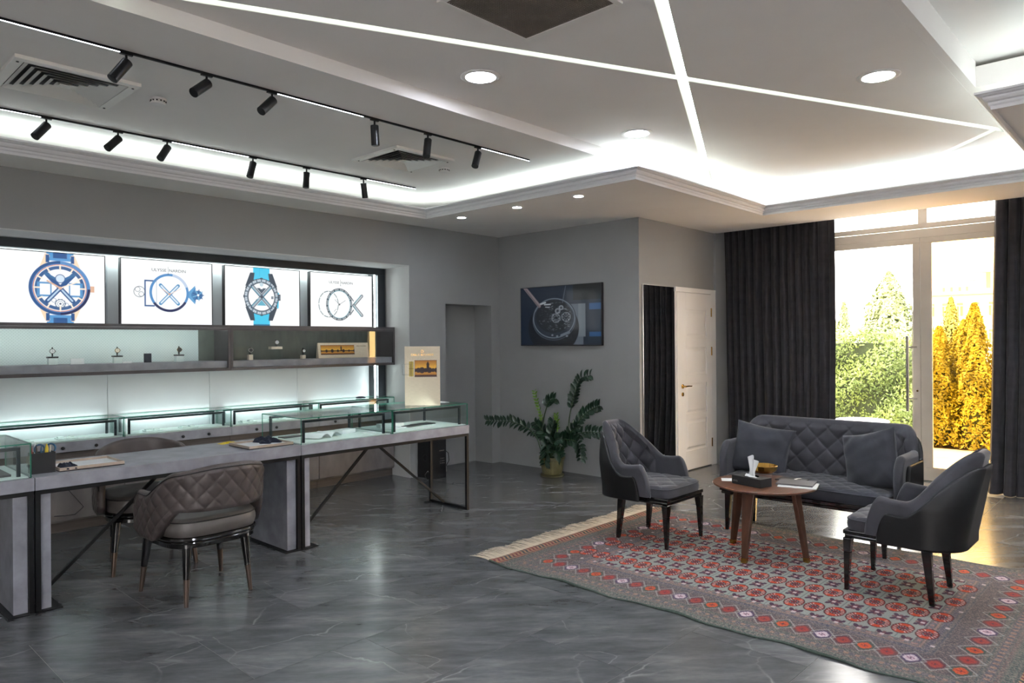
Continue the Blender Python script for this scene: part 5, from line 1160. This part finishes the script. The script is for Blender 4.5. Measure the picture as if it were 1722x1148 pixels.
def leaf_mb(L=.06, Wd=.028):
    mb = MB(); pts = [(0, 0), (.25, .8), (.5, 1), (.75, .75), (1, 0)]; vs = []
    for u, w_ in pts: vs += [(-w_ * Wd / 2, u * L, .006 * w_), (0, u * L, -.002 + .008 * u * (1 - u)), (w_ * Wd / 2, u * L, .006 * w_)]
    fs = []
    for i in range(4): fs += [(i * 3, i * 3 + 1, i * 3 + 4, i * 3 + 3), (i * 3 + 1, i * 3 + 2, i * 3 + 5, i * 3 + 4)]
    return mb.add(vs, fs)
proto = leaf_mb().build('leaf', 'leaf', smooth='all'); protoy = leaf_mb().build('leaf', 'leafy', smooth='all'); used = {0: False, 1: False}
ST = dict(a=([(5.90, 5.05, .19), (5.85, 5.09, .28), (5.85, 5.16, .42), (5.85, 5.3, .51), (5.85, 5.53, .56), (5.85, 5.75, .55), (5.85, 5.92, .55)], 15, .45, 0), b=([(5.95, 5.10, .19), (5.95, 5.16, .28), (5.95, 5.16, .45), (5.95, 5.17, .62), (5.95, 5.22, .77), (5.95, 5.27, .91)], 12, .45, 1),
    c=([(5.95, 5.09, .19), (5.95, 5.15, .51), (5.95, 5.1, .73), (5.95, 5.04, .82), (5.95, 4.98, .84)], 10, .5, 0), d=([(6.0, 4.98, .19), (6.0, 4.85, .48), (6.0, 4.82, .64), (6.0, 4.78, .8), (6.0, 4.73, .94), (6.0, 4.67, 1.06), (6.0, 4.53, 1.1)], 14, .42, 0),
    e=([(6.0, 4.97, .19), (6.0, 4.82, .44), (6.0, 4.7, .6), (6.0, 4.6, .7), (6.0, 4.5, .76), (6.0, 4.42, .79)], 12, .3, 0), f=([(5.97, 4.97, .19), (5.95, 4.88, .38), (5.95, 4.78, .44), (5.95, 4.58, .51), (5.95, 4.44, .52), (5.95, 4.28, .52)], 11, .35, 0),
    g=([(5.93, 5.0, .19), (5.95, 4.95, .48), (5.95, 4.95, .59), (5.95, 4.96, .67)], 9, .35, 1), h=([(5.9, 5.0, .19), (5.9, 4.97, .42), (5.9, 4.98, .5), (5.9, 4.96, .59)], 9, .3, 0), i=([(5.93, 4.97, .19), (5.87, 4.84, .40), (5.85, 4.7, .43), (5.85, 4.6, .41), (5.85, 4.55, .34), (5.85, 4.55, .24)], 11, .25, 0),
    j=([(5.87, 5.0, .19), (5.85, 5.0, .27), (5.84, 5.02, .23), (5.84, 5.03, .14)], 6, .3, 0), k=([(5.92, 5.02, .19), (5.9, 5.0, .32), (5.9, 5.07, .44), (5.9, 5.14, .51), (5.9, 5.22, .57)], 10, .35, 0), l=([(5.92, 5.03, .19), (5.9, 5.01, .32), (5.9, 5.06, .38), (5.9, 5.15, .46), (5.9, 5.28, .47)], 9, .35, 0),
    m=([(5.9, 4.98, .19), (5.84, 4.92, .34), (5.8, 4.84, .42), (5.78, 4.76, .45)], 9, .2, 0), n=([(5.92, 4.98, .19), (5.86, 4.95, .36), (5.82, 4.93, .47), (5.8, 4.90, .53)], 9, .2, 0), o=([(5.9, 4.97, .19), (5.82, 4.88, .29), (5.76, 4.80, .30), (5.74, 4.72, .25)], 9, .2, 0), p=([(5.97, 4.95, .19), (5.95, 4.84, .38), (5.92, 4.74, .50), (5.9, 4.64, .56)], 9, .2, 0),
    q=([(5.9, 5.0, .19), (5.82, 4.98, .33), (5.78, 4.96, .36), (5.74, 4.93, .30)], 8, .2, 0))
rr = random.Random(11)
for key, (pts, nl_, start, yg) in ST.items():
    pts = [Vector(p) for p in pts]; n = len(pts); fine = []
    for i in range(n - 1):
        p0, p1, p2, p3 = pts[max(i - 1, 0)], pts[i], pts[i + 1], pts[min(i + 2, n - 1)]
        for q_ in range(5):
            u = q_ / 5; fine.append(.5 * ((2 * p1) + (p2 - p0) * u + (2 * p0 - 5 * p1 + 4 * p2 - p3) * u * u + (3 * p1 - p0 - 3 * p2 + p3) * u ** 3))
    fine.append(pts[-1]); m_ = len(fine)
    stem = P(MB().tube(fine, [.009 - .007 * i / m_ for i in range(m_)], 7), 'stem', 'leafy' if yg else 'stem', t, smooth='all')
    for k in range(nl_):
        f_ = start + (1 - start) * (k + .5) / nl_; idx = min(int(f_ * (m_ - 1)), m_ - 2); pos = fine[idx].lerp(fine[idx + 1], f_ * (m_ - 1) - idx); tg = (fine[idx + 1] - fine[idx]).normalized()
        for side in (1, -1):
            sd_ = tg.cross(Vector((-1, rr.uniform(-.3, .3), rr.uniform(-.2, .4)))).normalized() * side; dirv = (sd_ * .85 + tg * .6 + Vector((rr.uniform(-.25, .1), 0, .1))).normalized()
            nrm = Vector((-.8, rr.uniform(-.3, .3), .5)); za = (nrm - dirv * nrm.dot(dirv)).normalized(); xa = dirv.cross(za)
            src = protoy if yg else proto; yi = 1 if yg else 0
            if not used[yi]: o = src; used[yi] = True
            else: o = src.copy(); COL.objects.link(o)
            s_ = rr.uniform(.95, 1.25) * (1 - .25 * (k / nl_) ** 3) * (.8 if yg else 1.42)
            o.matrix_world = Matrix(((xa.x * s_, dirv.x * s_, za.x * s_, pos.x), (xa.y * s_, dirv.y * s_, za.y * s_, pos.y), (xa.z * s_, dirv.z * s_, za.z * s_, pos.z), (0, 0, 0, 1)))
            mw = o.matrix_world.copy(); o.parent = stem; o.matrix_parent_inverse = Matrix.Identity(4); o.matrix_basis = mw

# ------------------------------------------------------------------ outside
struct(MB().box(8.32, 11.0, -12, 16, -.10, -.02).box(-6, 8.32, -12, -2.9, -.10, -.02), 'trim_11', 'pave'); struct(MB().box(11.0, 90, -50, 70, -.2, -.03), 'ground', 'earth')
def leaf_cloud(pos, nrm, size, name, m_, parent=None):
    n = len(pos); a = RNG.normal(size=(n, 3)); a -= (a * nrm).sum(1)[:, None] * nrm; a /= np.linalg.norm(a, axis=1)[:, None]; b = np.cross(nrm, a)
    s = (size * RNG.uniform(.6, 1.35, n))[:, None]; V = np.stack([pos - a * s, pos + b * s * .45, pos + a * s, pos - b * s * .45], 1).reshape(-1, 3)
    Fc = np.arange(4 * n).reshape(-1, 4); me = bpy.data.meshes.new(name); me.vertices.add(len(V)); me.vertices.foreach_set('co', V.astype(np.float32).ravel())
    me.loops.add(4 * n); me.loops.foreach_set('vertex_index', Fc.ravel().astype(np.int32)); me.polygons.add(n); me.polygons.foreach_set('loop_start', np.arange(0, 4 * n, 4, dtype=np.int32)); me.polygons.foreach_set('loop_total', np.full(n, 4, dtype=np.int32)); me.update(calc_edges=True)
    me.materials.append(M[m_]); o = bpy.data.objects.new(name, me); COL.objects.link(o)
    if parent is not None: o.parent = parent; o.location = -WORLD[parent.name] if parent.name in WORLD else (0, 0, 0)
    o['kind'] = 'stuff'; return o
# hedge
t = thing('clipped_hedge', 'sunlit green clipped hedge behind the clear door pane', 'hedge', (11.5, 4.4, 0), world=True)
n = 30000; yy = RNG.uniform(2.55, 7.5, n); u = RNG.random(n); onface = u < .8
h_ = 1.52 + .05 * np.sin(yy * 6) + .03 * np.sin(yy * 17)
x_ = np.where(onface, 10.98 + .09 * np.sin(yy * 4.1) + RNG.normal(0, .05, n), RNG.uniform(11.0, 12.1, n)); z_ = np.where(onface, RNG.uniform(.0, 1, n) * h_, h_ + RNG.normal(0, .05, n))
x_ += .10 * np.sin(z_ * 7 + yy * 5) * onface
nr = np.stack([np.where(onface, -1, -.3), np.zeros(n), np.where(onface, .25, 1)], 1) + RNG.normal(0, .55, (n, 3)); nr /= np.linalg.norm(nr, axis=1)[:, None]
leaf_cloud(np.stack([x_, yy, z_], 1), nr, .024, 'foliage', 'hedge', t)
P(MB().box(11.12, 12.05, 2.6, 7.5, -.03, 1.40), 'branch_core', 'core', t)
def conifer(x, y, h, r, label, m_='thuja', n=6000, size=.03, name='conifer_shrub', cat='shrub', grp='golden conifers behind the amber pane', base=0.0, shape=1.0, trunk=.04):
    t = thing(name, label, cat, (x, y, 0), world=True, group=grp)
    v = RNG.random(n) ** .8; a = RNG.uniform(0, 2 * pi, n); lob = 1 + .16 * np.sin(a * 5 + v * 14) + .12 * np.sin(a * 9 - v * 23)
    rad = r * (1 - v ** shape) ** .9 * lob * (1 - .35 * RNG.random(n) ** 2) + .02
    pos = np.stack([x + rad * np.cos(a), y + rad * np.sin(a), base + v * (h - base)], 1); nr = np.stack([np.cos(a), np.sin(a), np.full(n, .35)], 1) + RNG.normal(0, .5, (n, 3)); nr /= np.linalg.norm(nr, axis=1)[:, None]
    leaf_cloud(pos, nr, size, 'foliage', m_, t)
    P(MB().tube([(x, y, -.03), (x, y, h * .9)], [trunk, .008], 8), 'trunk', 'bark', t)
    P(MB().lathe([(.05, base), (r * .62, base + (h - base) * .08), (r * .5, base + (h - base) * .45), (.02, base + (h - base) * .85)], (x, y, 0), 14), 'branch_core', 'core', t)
for (x, y, h, r, l) in ((11.22, 2.50, 1.62, .25, 'golden conifer straddling the door stile'), (11.18, 2.08, 1.92, .25, 'tallest golden conifer behind the amber pane, pointed top'), (11.25, 1.66, 1.62, .26, 'golden conifer behind the amber pane beside the right curtain'),
                        (11.2, 1.22, 1.7, .25, 'golden conifer mostly hidden by the right curtain'), (11.85, 2.32, 1.72, .34, 'left golden conifer of the back row behind the amber pane'), (11.9, 1.70, 1.75, .34, 'right golden conifer of the back row behind the amber pane'), (11.9, 1.1, 1.75, .3, 'golden conifer of the back row hidden by the right curtain')):
    conifer(x, y, h, r, l, n=10000, size=.024, shape=2.2)
conifer(14.5, 4.05, 2.7, .95, 'broad pale green conifer rising behind the hedge', 'pine', 8000, .045, 'garden_tree', 'tree', 'trees behind the hedge', .3, 1.1, .08)
conifer(16, 5.35, 2.25, .30, 'slim pale conifer rising left above the hedge', 'pine', 3500, .035, 'garden_tree', 'tree', 'trees behind the hedge', .3, 1.1, .05)
conifer(16.5, 6.0, 2.95, .38, 'conifer partly hidden by the left curtain', 'pine', 4000, .045, 'garden_tree', 'tree', 'trees behind the hedge', .6, .8, .06)
conifer(18, 3.78, 2.35, .42, 'thin pale conifer in front of the far building', 'pine', 2500, .035, 'garden_tree', 'tree', 'trees behind the hedge', .3, 1.1, .05)
conifer(19, 6.6, 1.95, .7, 'low pale tree above the hedge beside the curtain', 'pine', 4000, .04, 'garden_tree', 'tree', 'trees behind the hedge', .3, 1.1, .05)
# far building
t = thing('far_building', 'pale cream building with a stepped roof seen through the amber pane', 'building', (52, 5, 0), world=True)
Yp = lambda px: 11.53 - (px - 1567) * .0309
Zp = lambda py: 4.31 - (py - 492) * .0383
P(MB().box(50, 56, -14, 11.9, -.2, Zp(497)), 'wall', 'facade', t); P(MB().box(49.8, 56.2, -14.2, 12.1, Zp(497), Zp(492)), 'cornice', 'facade', t)
P(MB().box(50.6, 55, Yp(1642), Yp(1580), Zp(492), Zp(474)), 'penthouse', 'facade', t); P(MB().box(50.4, 55, Yp(1644), Yp(1596), Zp(474), Zp(470)), 'roof_slab', 'facade', t); P(MB().box(50.3, 55, Yp(1668), Yp(1640), Zp(492), Zp(463)), 'tower', 'facade', t)
P(MB().box(50.2, 55.1, Yp(1670), Yp(1634), Zp(463), Zp(461)), 'roof_slab', 'facade', t); P(MB().box(50.25, 50.32, Yp(1664.5), Yp(1657.5), Zp(488), Zp(464)), 'window', 'pane', t)
for px in (1584, 1597.5, 1611.6, 1624): P(MB().box(50.55, 50.62, Yp(px + 2), Yp(px - 2), Zp(491), Zp(484)), 'window', 'pane', t)
for px in (1566, 1590.5, 1615.5, 1642.5, 1668.5, 1695, 1721):
    for dz in (0, 42): 
        w_ = P(MB().box(49.95, 50.02, Yp(px + 5), Yp(px - 5), Zp(530 + dz), Zp(510 + dz)), 'window', 'pane', t); P(MB().box(49.9, 49.96, Yp(px + 1), Yp(px - 1), Zp(530 + dz), Zp(515 + dz)).box(49.9, 49.96, Yp(px + 5), Yp(px - 5), Zp(515.5 + dz), Zp(514 + dz)), 'glazing_bar', 'facade', w_).location = (0, 0, 0)
# white round garden table
t = thing('garden_table', 'white round garden table outside behind the sofa back', 'table', (9.75, 3.05, -.02))
P(MB().lathe([(0, .42), (.30, .42), (.32, .435), (.30, .45), (0, .45)], n=40), 'tabletop', 'white', t, smooth=True); P(MB().lathe([(.2, 0), (.2, .02), (.03, .04), (.03, .42)], n=20), 'pedestal', 'white', t, smooth=True)
